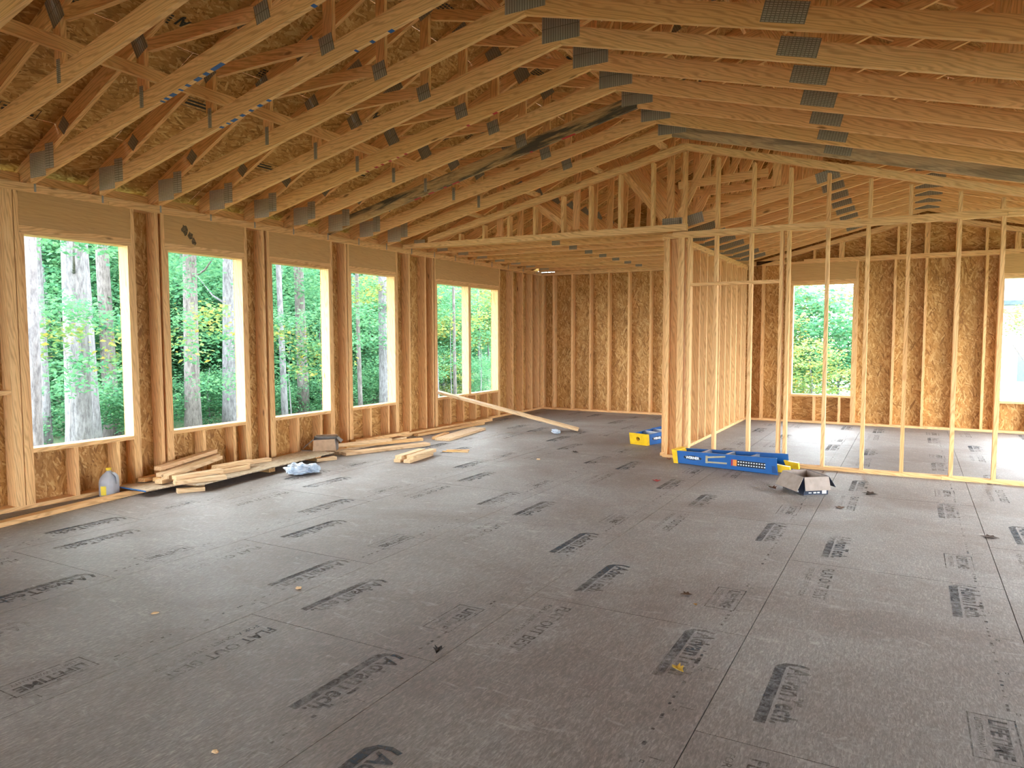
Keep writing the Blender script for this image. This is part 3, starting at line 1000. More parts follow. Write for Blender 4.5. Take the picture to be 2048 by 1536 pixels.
# 2x4 braces tying the webs together along the roof
for x, z, lb, y0, y1 in ((-5.106, 3.497, 'lateral brace on the low webs, nearest the left wall', 1.5, 8.45), (-3.20, 4.31, 'lateral brace on the sloping webs halfway up the left vault', 1.5, 8.45),
                 (-2.96, 4.27, 'lateral brace on the webs just below the vault apex', 1.5, 8.45), (-2.47, 4.62, 'lateral brace on the king webs above the vault apex', 1.5, 8.45),
                 (-1.62, 4.70, 'lateral brace on the webs under the roof ridge', 1.5, 13.3)):
    tag(bb('lateral_brace', x - .019, x + .019, y0, y1, z - .0445, z + .0445, PINE_T), lb, 'brace')
# gable bracing blocks between the last truss and the partition gable
for x in (-5.4, -4.5, -3.6, -2.75):
    tag(bb('gable_block', x - .045, x + .045, TY0 + TS * 8 + .02, YP + .04, vault_a(x) + .03, vault_a(x) + .068, PINE), 'short flat block between the last scissor truss and the gable rake', 'block', 'blocks on the partition gable')
# blocking between the truss tails, on the outer edge of the plate
for i in range(-2, 17):
    y0_, y1_ = TY0 + TS * i + .022, TY0 + TS * (i + 1) - .022
    if y1_ < YB:
        bb('blocking', -6.935, -6.897, y0_, y1_, ZP1, 2.952, PINE_T, WL.e)
# hurricane clips under every truss seat
for i in range(-1, 17):
    y = TY0 + TS * i + .05
    o = WL.box('metal_clip', y, y + .018, ZP0 + .012, ZP1 + .03, -.002, -.0005, CLIP)

# ================================================================ loose lumber
def lum(p0, p1, wd, t, label, group=None, mat=PINE_L, name='lumber_offcut', wdir=None, cat='board'):
    """board lying flat, p0..p1 is the centre line of its underside"""
    p0, p1 = Vector(p0), Vector(p1)
    d = (p1 - p0).normalized()
    wv = Vector(wdir) if wdir else Vector((-d.y, d.x, 0))
    o = bar(name, p0, p1, wd, t, wv, mat)
    up_ = d.cross(wv).normalized()
    if up_.z < 0: up_ = -up_
    o.location = o.location + up_ * (t / 2)
    XF[o] = Matrix.Translation(up_ * (t / 2)) @ XF[o]
    return tag(o, label, cat, group)

lum((-6.30, 2.55, 0), (-6.60, 4.50, 0), .089, T, 'long board on the floor beside the plastic milk jug', name='lumber_board', mat=PINE)
# OSB strips raised on blocks along the wall
ZS = .052
strip0 = lum((-6.54, 4.25, ZS), (-6.54, 5.05, ZS), .44, .011, 'short OSB strip with a blue painted end under the offcuts', name='osb_strip', mat=OSB_P)
bb('painted_edge', -6.762, -6.318, 4.2465, 4.2495, ZS - .0005, ZS + .0115, plain('blue_edge_paint', (.03, .16, .42), .5), strip0)['label'] = 'blue painted edge'
lum((-6.28, 4.62, ZS + .0115), (-6.53, 6.78, ZS + .0115), .43, .011, 'long pale OSB strip under the offcuts, beside the plastic bag', name='osb_strip', mat=OSB_P)
for (x, y, l, lb) in ((-6.50, 4.85, .38, 'support block hidden under the short OSB strip'), (-6.45, 5.75, .36, 'support block under the middle of the long OSB strip'), (-6.52, 6.55, .36, 'support block under the far end of the long OSB strip')):
    lum((x - l / 2, y, 0), (x + l / 2, y, 0), .089, .0515, lb, mat=PINE, name='support_block', cat='block')
lum((-6.24, 4.52, 0), (-6.12, 4.74, 0), .089, T, 'small wood block on the floor in front of the offcut pile', name='wood_block', cat='block')
lum((-6.34, 6.50, 0), (-6.24, 6.74, 0), .089, T, 'small wood block on the floor near the crushed carton', name='wood_block', cat='block')
z0 = ZS + .0235
G1 = 'short offcuts piled under the second window'
Z1, Z2 = z0 + .0385, z0 + .077
for p0, p1, lb in (((-6.29, 4.53, z0), (-6.10, 4.98, z0), 'short offcut at the very front of the pile under the second window'),
                   ((-6.33, 4.56, Z1), (-6.25, 5.05, Z1), 'short offcut stacked on the front one in the pile under the second window'),
                   ((-6.46, 4.48, z0), (-6.55, 4.97, z0), 'short offcut sticking out under the leaning ones in the pile'),
                   ((-6.58, 4.54, z0), (-6.67, 5.03, z0), 'short offcut wedged under the back of the pile'),
                   ((-6.70, 4.46, z0), (-6.755, 4.78, z0), 'stubby offcut against the wall at the near end of the pile'),
                   ((-6.44, 4.54, Z1 + .002), (-6.66, 5.36, Z1 + .062), 'longer pale offcut leaning across the front of the pile'),
                   ((-6.55, 4.56, Z1 + .006), (-6.745, 5.40, Z1 + .072), 'longer offcut leaning across the middle of the pile'),
                   ((-6.64, 4.60, Z2 + .02), (-6.76, 5.38, Z2 + .085), 'longer offcut on top of the pile, nearest the wall')):
    lum(p0, p1, .089, T, lb, G1, mat=PINE if 'wedged' in lb or 'stubby' in lb else PINE_L)
G1b = 'offcuts lying beyond the pile on the OSB strip'
for p0, p1, lb in (((-6.63, 5.30, z0), (-6.53, 5.95, z0), 'longest offcut beyond the pile, close to the wall'), ((-6.47, 5.12, z0), (-6.47, 5.58, z0), 'lower offcut of the two stacked beyond the pile'),
                   ((-6.46, 5.13, Z1), (-6.44, 5.60, Z1), 'upper offcut of the two stacked beyond the pile'), ((-6.37, 5.10, z0), (-6.355, 5.48, z0), 'short offcut in front of the two stacked beyond the pile')):
    lum(p0, p1, .089, T, lb, G1b)
# long boards under the fourth window
G2 = 'long boards under the fourth window'
for p0, p1, wd, t, lb in (((-6.755, 7.9, 0), (-6.64, 11.2, 0), .089, .06, 'long square timber hard against the wall under the fourth window'),
                      ((-6.60, 8.9, 0), (-6.50, 10.7, 0), .089, T, 'long board beside the square timber, reaching under the double window'),
                      ((-6.60, 7.05, 0), (-6.62, 8.60, 0), .14, T, 'wide board lying under the stack beneath the fourth window'),
                      ((-6.70, 7.60, .0615), (-6.63, 8.72, .0615), .089, T, 'tapered board laid on the wide one, touching the wall'),
                      ((-6.46, 7.0, 0), (-6.44, 7.24, 0), .089, T, 'short block at the near end of the long boards'),
                      ((-6.60, 7.32, .039), (-6.10, 8.36, .039), .089, T, 'reddish board crossing the stack below the fourth window'),
                      ((-6.56, 7.10, .078), (-6.30, 7.90, .078), .089, T, 'short board on top of the stack below the fourth window'),
                      ((-6.36, 7.02, 0), (-5.92, 8.25, 0), .14, T, 'pale board in front of the stack below the fourth window')):
    lum(p0, p1, wd, t, lb, G2, name='lumber_board', mat=PINE if 'reddish' in lb or 'square' in lb or 'tapered' in lb else PINE_L)
lum((-5.98, 8.70, 0), (-6.18, 10.05, 0), .235, T, 'wide clean board lying flat beyond the long boards', name='lumber_board')
lum((-6.16, 8.75, 0), (-6.3, 9.3, 0), .07, T, 'short narrow board beside the wide clean board', name='lumber_board', mat=PINE)
for dx, dy, lay, lb in ((0, 0, 0, 'lower offcut of the left stack on the open floor'), (-.01, .04, 1, 'upper offcut of the left stack on the open floor'), (.13, .02, 0, 'lower offcut of the right stack on the open floor'), (.12, .10, 1, 'upper offcut of the right stack on the open floor')):
    lum((-5.42 + dx, 6.92 + dy, lay * .0385), (-5.50 + dx, 7.52 + dy, lay * .0385), .089, T, lb, 'paired offcuts on the open floor')
for p0, p1, lb in (((-5.40, 7.86, 0), (-5.08, 7.99, 0), 'thin wood shim lying flat on the floor beyond the paired offcuts'), ((-5.36, 7.90, .0125), (-5.10, 8.05, .0125), 'thin wood shim crossing over the other one beyond the paired offcuts')):
    lum(p0, p1, .035, .012, lb, name='wood_shim', mat=PINE, cat='shim')
# board leaning from the sill of the double window to the floor
lum((-7.02, 9.78, .635), (-4.66, 10.62, .012), .20, T, 'long pale board leaning from the double window sill to the floor', name='leaning_board', mat=PINE_L)

# ================================================================ small things
# ---- milk jug
def jug():
    t = empty('milk_jug', (-6.70, 4.13, 0), .5, 'translucent plastic milk jug with yellow cap and yellow label', 'jug')
    PLASTIC, nt, b = newmat('milky_plastic')
    b.inputs['Base Color'].default_value = (0.72, 0.74, 0.78, 1); b.inputs['Roughness'].default_value = .35
    b.inputs['Transmission Weight'].default_value = .35
    n = noise(nt, objcoord(nt), 12, 2); rp = ramp(nt, [(0.3, (0.46, .48, .54)), (.7, (.60, .61, .65))]); nt.links.new(n.outputs[0], rp.inputs[0]); nt.links.new(rp.outputs[0], b.inputs['Base Color'])
    v, f = [], []
    prof = [(.060, 0.0), (.070, .006), (.073, .02), (.073, .135), (.070, .155), (.060, .185), (.042, .212), (.026, .232), (.021, .240), (.021, .252)]
    seg = 28
    for r, z in prof:
        sqr = 1.0 if r < .03 else .35
        for i in range(seg):
            a = 2 * math.pi * i / seg
            ca, sa = math.cos(a), math.sin(a)
            e = 1.0 / (abs(ca) ** 5 + abs(sa) ** 5) ** .2
            k = e * (1 - (0 if r >= .03 else 1)) + (0 if r >= .03 else 1)
            v.append((r * ca * k, r * sa * k, z))
    for k in range(len(prof) - 1):
        for i in range(seg):
            j = (i + 1) % seg
            f.append((k * seg + i, k * seg + j, (k + 1) * seg + j, (k + 1) * seg + i))
    f.append(tuple(range(seg))[::-1]); f.append(tuple((len(prof) - 1) * seg + i for i in range(seg)))
    M = XF[t]
    meshobj('body', v, f, PLASTIC, t, M, True)
    hv, hf = tube([(.068, 0, .12), (.084, 0, .15), (.078, 0, .19), (.055, 0, .215), (.03, 0, .225)], [.013, .014, .014, .013, .011], 10)
    meshobj('handle', hv, hf, PLASTIC, t, M, True)
    YEL = plain('yellow_cap', (.80, .55, .02), .4)
    cv, cf = lathe([(.024, .246), (.0245, .249), (.0245, .268), (.022, .271)], 24)
    meshobj('cap', cv, cf, YEL, t, M, True)
    lb = meshobj('paper_label', [(-.0738, -.045, .018), (-.0738, .05, .018), (-.0738, .05, .105), (-.0738, -.045, .105), (-.0732, -.045, .018), (-.0732, .05, .018), (-.0732, .05, .105), (-.0732, -.045, .105)],
            [(0, 1, 2, 3), (7, 6, 5, 4), (0, 4, 5, 1), (1, 5, 6, 2), (2, 6, 7, 3), (3, 7, 4, 0)], plain('yellow_label', (.80, .60, .03), .5), t, M @ Matrix.Rotation(1.74, 4, 'Z'))
    RD = plain('red_print', (.45, .05, .02), .5)
    bx = boxmesh(.020, .035, .0006, RD)
    for yy, zz in ((.03, .075), (-.02, .06)):
        link('label_print', bx, RD, lb, frame(Vector((0, 1, 0)), Vector((0, 0, 1)), Vector((-.0742, yy, zz))))
jug()

# ---- crumpled plastic bag
def blob(name, loc, rad, seed, mat, label, cat, squash=.5, rotz=0, sub=4, amp=.35):
    bm = bmesh.new()
    bmesh.ops.create_icosphere(bm, subdivisions=sub, radius=1)
    rg = random.Random(seed)
    dirs = [Vector((rg.gauss(0, 1), rg.gauss(0, 1), rg.gauss(0, 1))).normalized() for _ in range(26)]
    for v in bm.verts:
        n = v.co.normalized()
        k = 1.0
        for i, d in enumerate(dirs):
            c = n.dot(d)
            k += amp * (.22 if i % 2 else -.22) * max(0, 1 - abs(c) * 5)
            k += amp * .05 * math.sin(9 * c + i)
        v.co = Vector((n.x * rad[0] * k, n.y * rad[1] * k, max(-.92, n.z) * rad[2] * k * (1 if n.z > 0 else .6)))
    zmin = min(v.co.z for v in bm.verts)
    for v in bm.verts:
        v.co.z -= zmin
    me = bpy.data.meshes.new(name); bm.to_mesh(me); bm.free(); me.materials.append(mat)
    o = link(name, me, mat, None, Matrix.Translation(loc) @ Matrix.Rotation(rotz, 4, 'Z'))
    return tag(o, label, cat)
BAG, nt, b = newmat('thin_clear_plastic')
n = noise(nt, objcoord(nt), 14, 3); rp = ramp(nt, [(.3, (.42, .56, .72)), (.7, (.74, .82, .90))]); nt.links.new(n.outputs[0], rp.inputs[0]); nt.links.new(rp.outputs[0], b.inputs['Base Color'])
b.inputs['Roughness'].default_value = .22; b.inputs['Transmission Weight'].default_value = .25; b.inputs['Specular IOR Level'].default_value = .8
bagE = empty('plastic_bag', (-5.88, 5.80, 0), .9, 'crumpled pale blue plastic bag on the floor by the OSB strip', 'bag')
def bag_part(nm, off, rad, seed):
    o = blob(nm, (0, 0, 0), rad, seed, BAG, None, None)
    o.parent = bagE
    o.matrix_basis = Matrix.Translation(off)
bag_part('bag_body', (-.03, 0, 0), (.135, .10, .075), 3)
bag_part('bag_neck', (.13, .02, .005), (.085, .055, .06), 8)
tag(blob('plastic_wrapper', (-4.83, 10.16, 0), (.07, .05, .045), 5, BAG, 'small clear plastic wrapper on the floor by the leaning board', 'wrapper'))

# ---- cardboard boxes
CARD = plain('brown_cardboard', (.46, .31, .20), .8, spec=.2)
CARDIN = plain('pale_cardboard_inside', (.34, .275, .235), .8, spec=.2)
NAVY = plain('navy_printed_card', (.012, .02, .045), .5)
WHITE = plain('white_print', (.75, .78, .80), .5)
def slab(nm, a, b_, c, d, t, mat, par):
    """thin quad sheet a,b,c,d with thickness"""
    P = [Vector(p) for p in (a, b_, c, d)]
    nrm = (P[1] - P[0]).cross(P[3] - P[0]).normalized() * t
    v = [tuple(p) for p in P] + [tuple(p + nrm) for p in P]
    return meshobj(nm, v, [(0, 3, 2, 1), (4, 5, 6, 7), (0, 1, 5, 4), (1, 2, 6, 5), (2, 3, 7, 6), (3, 0, 4, 7)], mat, par, XF[par])
def open_box():
    c0 = Vector((-.866, 7.314, 0)); ex = Vector((.20, .159, 0)); ey = Vector((-.185, .318, 0))
    rz = math.atan2(ex.y, ex.x)
    t = empty('cardboard_box', c0, rz, 'open navy cardboard box with pale flaps folded out on the floor', 'box')
    Lx, Ly, H = ex.length, ey.length, .175
    th = .005
    slab('base', (0, 0, .001), (Lx, 0, .001), (Lx, Ly, .001), (0, Ly, .001), .004, CARDIN, t)
    def side(a, b_, inner):
        a, b_ = Vector(a), Vector(b_)
        h = Vector((0, 0, H))
        s = slab('side_panel', a, b_, b_ + h, a + h, -th * .4, NAVY, t)
        i = Vector(inner) * th * .5
        slab('side_lining', a + i + Vector((0, 0, .006)), b_ + i + Vector((0, 0, .006)), b_ + i + h, a + i + h, -th * .4, CARDIN, t)
    side((0, 0, 0), (Lx, 0, 0), (0, 1, 0)); side((Lx, 0, 0), (Lx, Ly, 0), (-1, 0, 0)); side((Lx, Ly, 0), (0, Ly, 0), (0, -1, 0)); side((0, Ly, 0), (0, 0, 0), (1, 0, 0))
    # flaps, hinged on the rim and folded outwards
    slab('flap', (0, -.003, H), (Lx, -.003, H), (Lx + .004, -.035, H - .125), (-.004, -.035, H - .125), -.004, CARDIN, t)
    slab('flap', (-.003, Ly, H), (-.003, 0, H), (-.075, -.01, H - .135), (-.075, Ly + .01, H - .135), -.004, CARDIN, t)
    slab('flap', (Lx + .003, 0, H), (Lx + .003, Ly, H), (Lx + .085, Ly - .01, H - .11), (Lx + .085, .01, H - .11), -.004, NAVY, t)  # navy puts the shade on this flap's inside into its colour
    slab('flap', (Lx, Ly + .003, H), (0, Ly + .003, H), (0, Ly + .05, H - .12), (Lx, Ly + .05, H - .12), -.004, CARDIN, t)
    for x0, x1, z0_, z1_ in ((.19, .235, .012, .045), (.10, .13, .018, .03), (.14, .165, .018, .03), (.05, .08, .02, .028)):
        slab('printed_label', (x0, -.0035, z0_), (x1, -.0035, z0_), (x1, -.0035, z1_), (x0, -.0035, z1_), .0006, WHITE, t)
    for y0, y1 in ((.08, .12), (.2, .23)):
        slab('printed_label', (-.0035, y1, .015), (-.0035, y0, .015), (-.0035, y0, .03), (-.0035, y1, .03), .0006, WHITE, t)
open_box()
def crushed_carton():
    t = empty('crushed_carton', (-6.60, 6.72, ZS + .024), .62, 'crushed brown carton with torn flaps on the end of the OSB strip', 'carton')
    L_, W_, H = .30, .17, .16
    GREY = plain('dull_grey_card', (.20, .18, .165), .75)
    slab('base', (0, 0, .001), (L_, 0, .001), (L_, W_, .001), (0, W_, .001), .004, CARD, t)
    slab('front_panel', (0, 0, 0), (L_, .01, 0), (L_ - .02, -.015, H - .01), (.015, -.012, H - .02), -.004, CARD, t)
    slab('back_panel', (0, W_, 0), (L_, W_, 0), (L_, W_, H), (0, W_, H + .01), -.004, GREY, t)
    slab('side_panel', (0, 0, 0), (0, W_, 0), (0, W_, H), (.015, -.01, H - .02), .004, NAVY, t)
    slab('side_panel', (L_, 0, 0), (L_, W_, 0), (L_, W_, H), (L_ - .02, -.015, H - .01), -.004, GREY, t)
    slab('flap', (.015, -.012, H - .02), (.015, W_, H - .01), (-.10, W_ - .02, .06), (-.12, .02, .03), .004, GREY, t)
    slab('flap', (L_, -.01, H), (L_, W_, H), (L_ + .06, W_, H - .05), (L_ + .05, -.01, H - .06), -.004, GREY, t)
    slab('flap', (.02, W_ + .002, H), (L_, W_ + .002, H), (L_ - .01, W_ - .07, H + .035), (.03, W_ - .06, H + .03), -.004, CARD, t)
    slab('flap', (-.02, .0, .004), (-.14, .03, .004), (-.16, .11, .004), (-.04, .10, .004), .004, CARDIN, t)
crushed_carton()

# ---- stepladders lying on the floor
FIB = plain('blue_fibreglass', (.008, .10, .33), .35, spec=.5, var=.08)
FIBD = plain('dark_blue_fibreglass', (.008, .06, .20), .4, spec=.5)
YPL = plain('yellow_plastic', (.80, .50, .012), .4)
ALU = plain('brushed_aluminium', (.55, .57, .60), .35, .8)
BRASSY = plain('zinc_spreader', (.50, .45, .30), .4, .7)
BLK = plain('black_print', (.01, .012, .02), .5)
def ladder(loc, rz, label):
    """x runs from the top cap to the feet; lying on its rear rails' side"""
    t = empty('stepladder', loc, rz, label, 'ladder', 'fibreglass stepladders on the floor')
    Mt = XF[t]
    L_ = 1.28
    def part(nm, v, f, mat, sm=False):
        return meshobj(nm, v, f, mat, t, Mt, sm)
    def hexa(nm, P, mat, par=None):
        return meshobj(nm, P, [(0, 3, 2, 1), (4, 5, 6, 7), (0, 1, 5, 4), (1, 2, 6, 5), (2, 3, 7, 6), (3, 0, 4, 7)], mat, par or t, Mt)
    rails = []
    for s, (ya, yb) in ((0, (.0, -.05)), (1, (.27, .36))):
        # rail as a channel: web with two lips turned inwards
        inn = 1 if s == 0 else -1
        za, zb = (.150, .185)
        def pt(u, y_, z): return (u, y_, z)
        w_ = hexa('front_rail', [(.06, ya, .004), (L_, yb, .004), (L_, yb + .006 * inn, .004), (.06, ya + .006 * inn, .004), (.06, ya, za), (L_ - .02, yb, zb), (L_ - .02, yb + .006 * inn, zb), (.06, ya + .006 * inn, za)], FIB)
        rails.append(w_)
        for z_lo, z_hi in ((0.003, .010), (1, 1)):
            if z_lo < .5:
                hexa('rail_lip', [(.06, ya + .006 * inn, .003), (L_, yb + .006 * inn, .003), (L_, yb + .03 * inn, .003), (.06, ya + .03 * inn, .003), (.06, ya + .006 * inn, .009), (L_, yb + .006 * inn, .009), (L_, yb + .03 * inn, .009), (.06, ya + .03 * inn, .009)], FIBD, w_)
            else:
                hexa('rail_lip', [(.06, ya + .006 * inn, za - .007), (L_ - .02, yb + .006 * inn, zb - .007), (L_ - .02, yb + .03 * inn, zb - .007), (.06, ya + .03 * inn, za - .007), (.06, ya + .006 * inn, za), (L_ - .02, yb + .006 * inn, zb), (L_ - .02, yb + .03 * inn, zb), (.06, ya + .03 * inn, za)], FIB, w_)
        yr0, yr1 = ya + .035 * inn, yb + .05 * inn
        hexa('rear_rail', [(.10, yr0, .02), (L_ + .05, yr1, .02), (L_ + .05, yr1 + .012 * inn, .02), (.10, yr0 + .012 * inn, .02), (.10, yr0, .075), (L_ + .05, yr1, .075), (L_ + .05, yr1 + .012 * inn, .075), (.10, yr0 + .012 * inn, .075)], FIBD)
        hexa('foot', [(L_ - .01, yr1 - .02, .03), (L_ + .12, yr1 - .02, .03), (L_ + .12, yr1 + .03, .03), (L_ - .01, yr1 + .03, .03), (L_ - .05, yr1 - .02, .115), (L_ + .11, yr1 - .02, .10), (L_ + .11, yr1 + .03, .10), (L_ - .05, yr1 + .03, .115)], YPL)
    # top cap
    cp_ = hexa('top_cap', [(.03, -.009, 0), (.085, -.009, 0), (.085, .28, 0), (.03, .28, 0), (0, -.009, .162), (.065, -.009, .156), (.065, .28, .156), (0, .28, .162)], YPL)
    Mh = frame(Vector((0, 1, 0)), Vector((0, 0, 1)), Vector((.0145, .14, .085)))
    cv, cf = lathe([(.03, -.10), (.03, .10)], 20)
    cut = meshobj('hole_cutter', cv, cf, YPL, None, Mt @ Mh)
    bo = cp_.modifiers.new('hole', 'BOOLEAN'); bo.operation = 'DIFFERENCE'; bo.object = cut; bo.solver = 'EXACT'
    bpy.context.view_layer.update()
    dg = bpy.context.evaluated_depsgraph_get()
    cut_me = bpy.data.meshes.new_from_object(cp_.evaluated_get(dg))
    cp_.modifiers.clear(); cp_.data = cut_me
    XF.pop(cut, None); bpy.data.objects.remove(cut, do_unlink=True)
    rim = []
    rf = []
    for r_, x_ in ((.030, 0), (.034, 0), (.034, .004), (.030, .004)):
        for q in range(20):
            a_ = 2 * math.pi * q / 20
            rim.append((r_ * math.cos(a_), r_ * math.sin(a_), x_))
    for ring in range(4):
        for q in range(20):
            rf.append((ring * 20 + q, ring * 20 + (q + 1) % 20, ((ring + 1) % 4) * 20 + (q + 1) % 20, ((ring + 1) % 4) * 20 + q))
    meshobj('tool_hole_rim', rim, rf, YPL, cp_, Mt @ Mh)
    for k, u in enumerate((.36, .64, .92)):
        ya = -.05 * u / L_ + .01; yb = .27 + .09 * u / L_ - .01
        hexa('step', [(u, ya, .085), (u + .03, ya, .085), (u + .03, yb, .085), (u, yb, .085), (u, ya, .158), (u + .03, ya, .158), (u + .03, yb, .158), (u, yb, .158)], ALU)
    # spreader folded against the near rail
    hexa('spreader', [(.44, -.032, .045), (.465, -.032, .045), (.465, -.022, .045), (.44, -.022, .045), (.44, -.032, .13), (.465, -.032, .13), (.465, -.022, .13), (.44, -.022, .13)], BRASSY)
    hexa('spreader', [(.465, -.034, .105), (.68, -.040, .135), (.68, -.034, .135), (.465, -.026, .105), (.465, -.034, .125), (.68, -.040, .153), (.68, -.034, .153), (.465, -.026, .125)], BRASSY)
    hexa('spreader', [(.465, -.034, .05), (.70, -.042, .06), (.70, -.036, .06), (.465, -.026, .05), (.465, -.034, .068), (.70, -.042, .077), (.70, -.036, .077), (.465, -.026, .068)], BRASSY)
    # badge and instruction strip on the near rail
    d = Vector((1, -.05 / 1.22, 0)).normalized()
    def on_rail(u, z, off=.0015):
        return Vector((u, -.05 * (u - .06) / 1.22 - off, z))
    ov, of = lathe([(.5, 0), (.5, .0008)], 28)
    ov = [(x * .23, y * .052, z) for x, y, z in ov]
    meshobj('badge', ov, of, BLK, rails[0], Mt @ frame(d, Vector((0, 0, 1)), on_rail(.27, .085, .001)))
    tm = textmesh('WERNER', .042, WHITE, .002, 0, 'CENTER')
    link('badge_lettering', tm, WHITE, rails[0], Mt @ frame(d, Vector((0, 0, 1)), on_rail(.27, .071, .0025)))
    hexa_strip = boxmesh(.34, .07, .0008, BLK)
    link('instruction_strip', hexa_strip, BLK, rails[0], Mt @ frame(d, Vector((0, 0, 1)), on_rail(.97, .085, .001)))
    OR = plain('orange_sticker', (.75, .25, .04), .5)
    link('warning_sticker', boxmesh(.045, .072, .0008, OR), OR, rails[0], Mt @ frame(d, Vector((0, 0, 1)), on_rail(.79, .085, .0015)))
    link('warning_sticker', boxmesh(.014, .072, .0008, RED), RED, rails[0], Mt @ frame(d, Vector((0, 0, 1)), on_rail(.755, .085, .0015)))
    sv, sf = [], []
    for i in range(11):
        for j in range(2):
            k = len(sv); x, y_ = -.155 + i * .03, -.022 + j * .032
            sv += [(x, y_, 0), (x + .016, y_, 0), (x + .016, y_ + .013, 0), (x, y_ + .013, 0)]; sf.append((k, k + 1, k + 2, k + 3))
    meshobj('printed_squares', sv, sf, WHITE, rails[0], Mt @ frame(d, Vector((0, 0, 1)), on_rail(.98, .085, .0022)))
    hexa('rail_shoe', [(L_ - .06, -.052, .02), (L_ + .0, -.054, .02), (L_ + .0, -.040, .02), (L_ - .06, -.040, .02), (L_ - .07, -.052, .10), (L_ - .03, -.054, .10), (L_ - .03, -.040, .10), (L_ - .07, -.040, .10)], FIBD)
    return t
ladder((-2.50, 8.50, 0), math.atan2(-.20, 1.25), 'blue fibreglass stepladder lying along the foot of the partition')
ladder((-3.20, 9.62, 0), 1.30, 'blue stepladder with yellow top cap half hidden behind the hall wall post')

# ---- dry leaves and scraps on the floor
def leafobj(x, y, s, col, lb, rz, curl=.5):
    m = plain('dry_leaf', col, .7)
    pts = [(0, -1), (.35, -.5), (.75, -.35), (.5, 0), (.85, .35), (.35, .45), (0, 1), (-.35, .45), (-.85, .35), (-.5, 0), (-.75, -.35), (-.35, -.5)]
    v = [(0, 0, .003)] + [(px * s, py * s, .004 + curl * s * (abs(px) ** 1.5) * .8 + curl * s * .3 * (py > .5)) for px, py in pts]
    f = [(0, i, i % 12 + 1) for i in range(1, 13)]
    v2 = v + [(a, b_, c + .0012) for a, b_, c in v]
    n_ = len(v)
    f2 = [(a, c, b_) for a, b_, c in f] + [(a + n_, b_ + n_, c + n_) for a, b_, c in f]
    f2 += [(i, i % 12 + 1, i % 12 + 1 + n_, i + n_) for i in range(1, 13)]
    me = bpy.data.meshes.new('dry_leaf'); me.from_pydata(v2, [], f2); me.materials.append(m)
    o = link('dry_leaf', me, m, None, Matrix.Translation((x, y, 0)) @ Matrix.Rotation(rz, 4, 'Z'))
    tag(o, lb, 'leaf')
leafobj(-2.312, 7.32, .055, (.30, .02, .015), 'red fallen leaf on the floor left of the ladder', .4, .3)
leafobj(-.891, 3.166, .036, (.55, .35, .05), 'golden yellow fallen leaf on a printed logo', 1.1, .8)
leafobj(-1.955, 2.803, .034, (.02, .018, .016), 'black curled leaf beside the small print line', .2, 1.1)
leafobj(-1.117, 4.135, .035, (.08, .04, .02), 'dark brown leaf beside the warranty stamp', 2.0, .4)
leafobj(-1.179, 7.507, .05, (.14, .06, .03), 'curled brown leaf between the ladder and the open box', .9, .8)
leafobj(-.314, 7.69, .07, (.05, .03, .02), 'long dark leaf on the floor right of the open box', 1.6, .3)
leafobj(-.517, 6.93, .05, (.10, .055, .03), 'flat brown leaf on the floor in front of the open box', .3, .25)
leafobj(.556, 6.44, .06, (.06, .035, .025), 'dark leaf alone on the floor to the right of the open box', 1.5, .2)
leafobj(-3.832, 8.634, .05, (.05, .035, .025), 'dark leaf on the floor before the hall', 2.2, .5)
leafobj(-2.60, 8.70, .05, (.16, .05, .03), 'reddish leaf at the foot of the hall wall post', .7, .5)
leafobj(-1.03, 4.0, .014, (.40, .20, .04), 'tiny orange leaf scrap beside the warranty stamp', .7, .5)
def chip(x, y, l, wd, h, rz, lb, mat=PINE_L):
    o = blob('wood_chip', (x, y, 0), (l, wd, h), int(x * 100 + y * 10) % 97, mat, lb, 'wood chip', sub=2, amp=.6)
    o.rotation_euler.z = rz
chip(-3.194, 3.113, .02, .012, .009, .5, 'pale wood chip on the long panel seam')
chip(-2.186, 1.706, .014, .009, .006, .2, 'pale wood chip on the floor among small dark nail marks')
chip(-3.6, 2.45, .02, .012, .006, .9, 'pale wood chip by the framed warranty stamp')
chip(-4.0, 7.9, .022, .015, .01, .3, 'yellowish wood chip on the floor before the paired offcuts')

# ================================================================ outdoors
ground_m, nt, b = newmat('forest_floor')
n1 = noise(nt, objcoord(nt, rand=False), 1.1, 5, .65)
rp = ramp(nt, [(.3, (.035, .07, .03)), (.5, (.07, .12, .05)), (.7, (.12, .11, .06))]); nt.links.new(n1.outputs[0], rp.inputs[0]); nt.links.new(rp.outputs[0], b.inputs['Base Color'])
b.inputs['Roughness'].default_value = .95
GZ = -.95
gv, gf = [], []
NX = 40
for i in range(NX + 1):
    for j in range(NX + 1):
        x, y_ = -70 + 120 * i / NX, -45 + 120 * j / NX
        d_ = max(0, math.hypot(x + 2, y_ - 5) - 12)
        gv.append((x, y_, GZ + .018 * d_ + (.12 * math.sin(x * .7) * math.cos(y_ * .55) if d_ > 0 else 0)))
for i in range(NX):
    for j in range(NX):
        a = i * (NX + 1) + j
        gf.append((a, a + 1, a + NX + 2, a + NX + 1))
g = meshobj('ground', gv, gf, ground_m, None, None, True)
tag(g, 'leaf-strewn forest floor outside the house', 'ground', kind='structure')
def gz(x, y_):
    d_ = max(0, math.hypot(x + 2, y_ - 5) - 12)
    return GZ + .018 * d_ - .15
# concrete block foundation so that the house stands on the ground
bb('foundation', XL - .13, XR + .13, YF - .13, YB + .13, GZ - .4, -.301, plain('concrete', (.4, .4, .38), .9), floor)

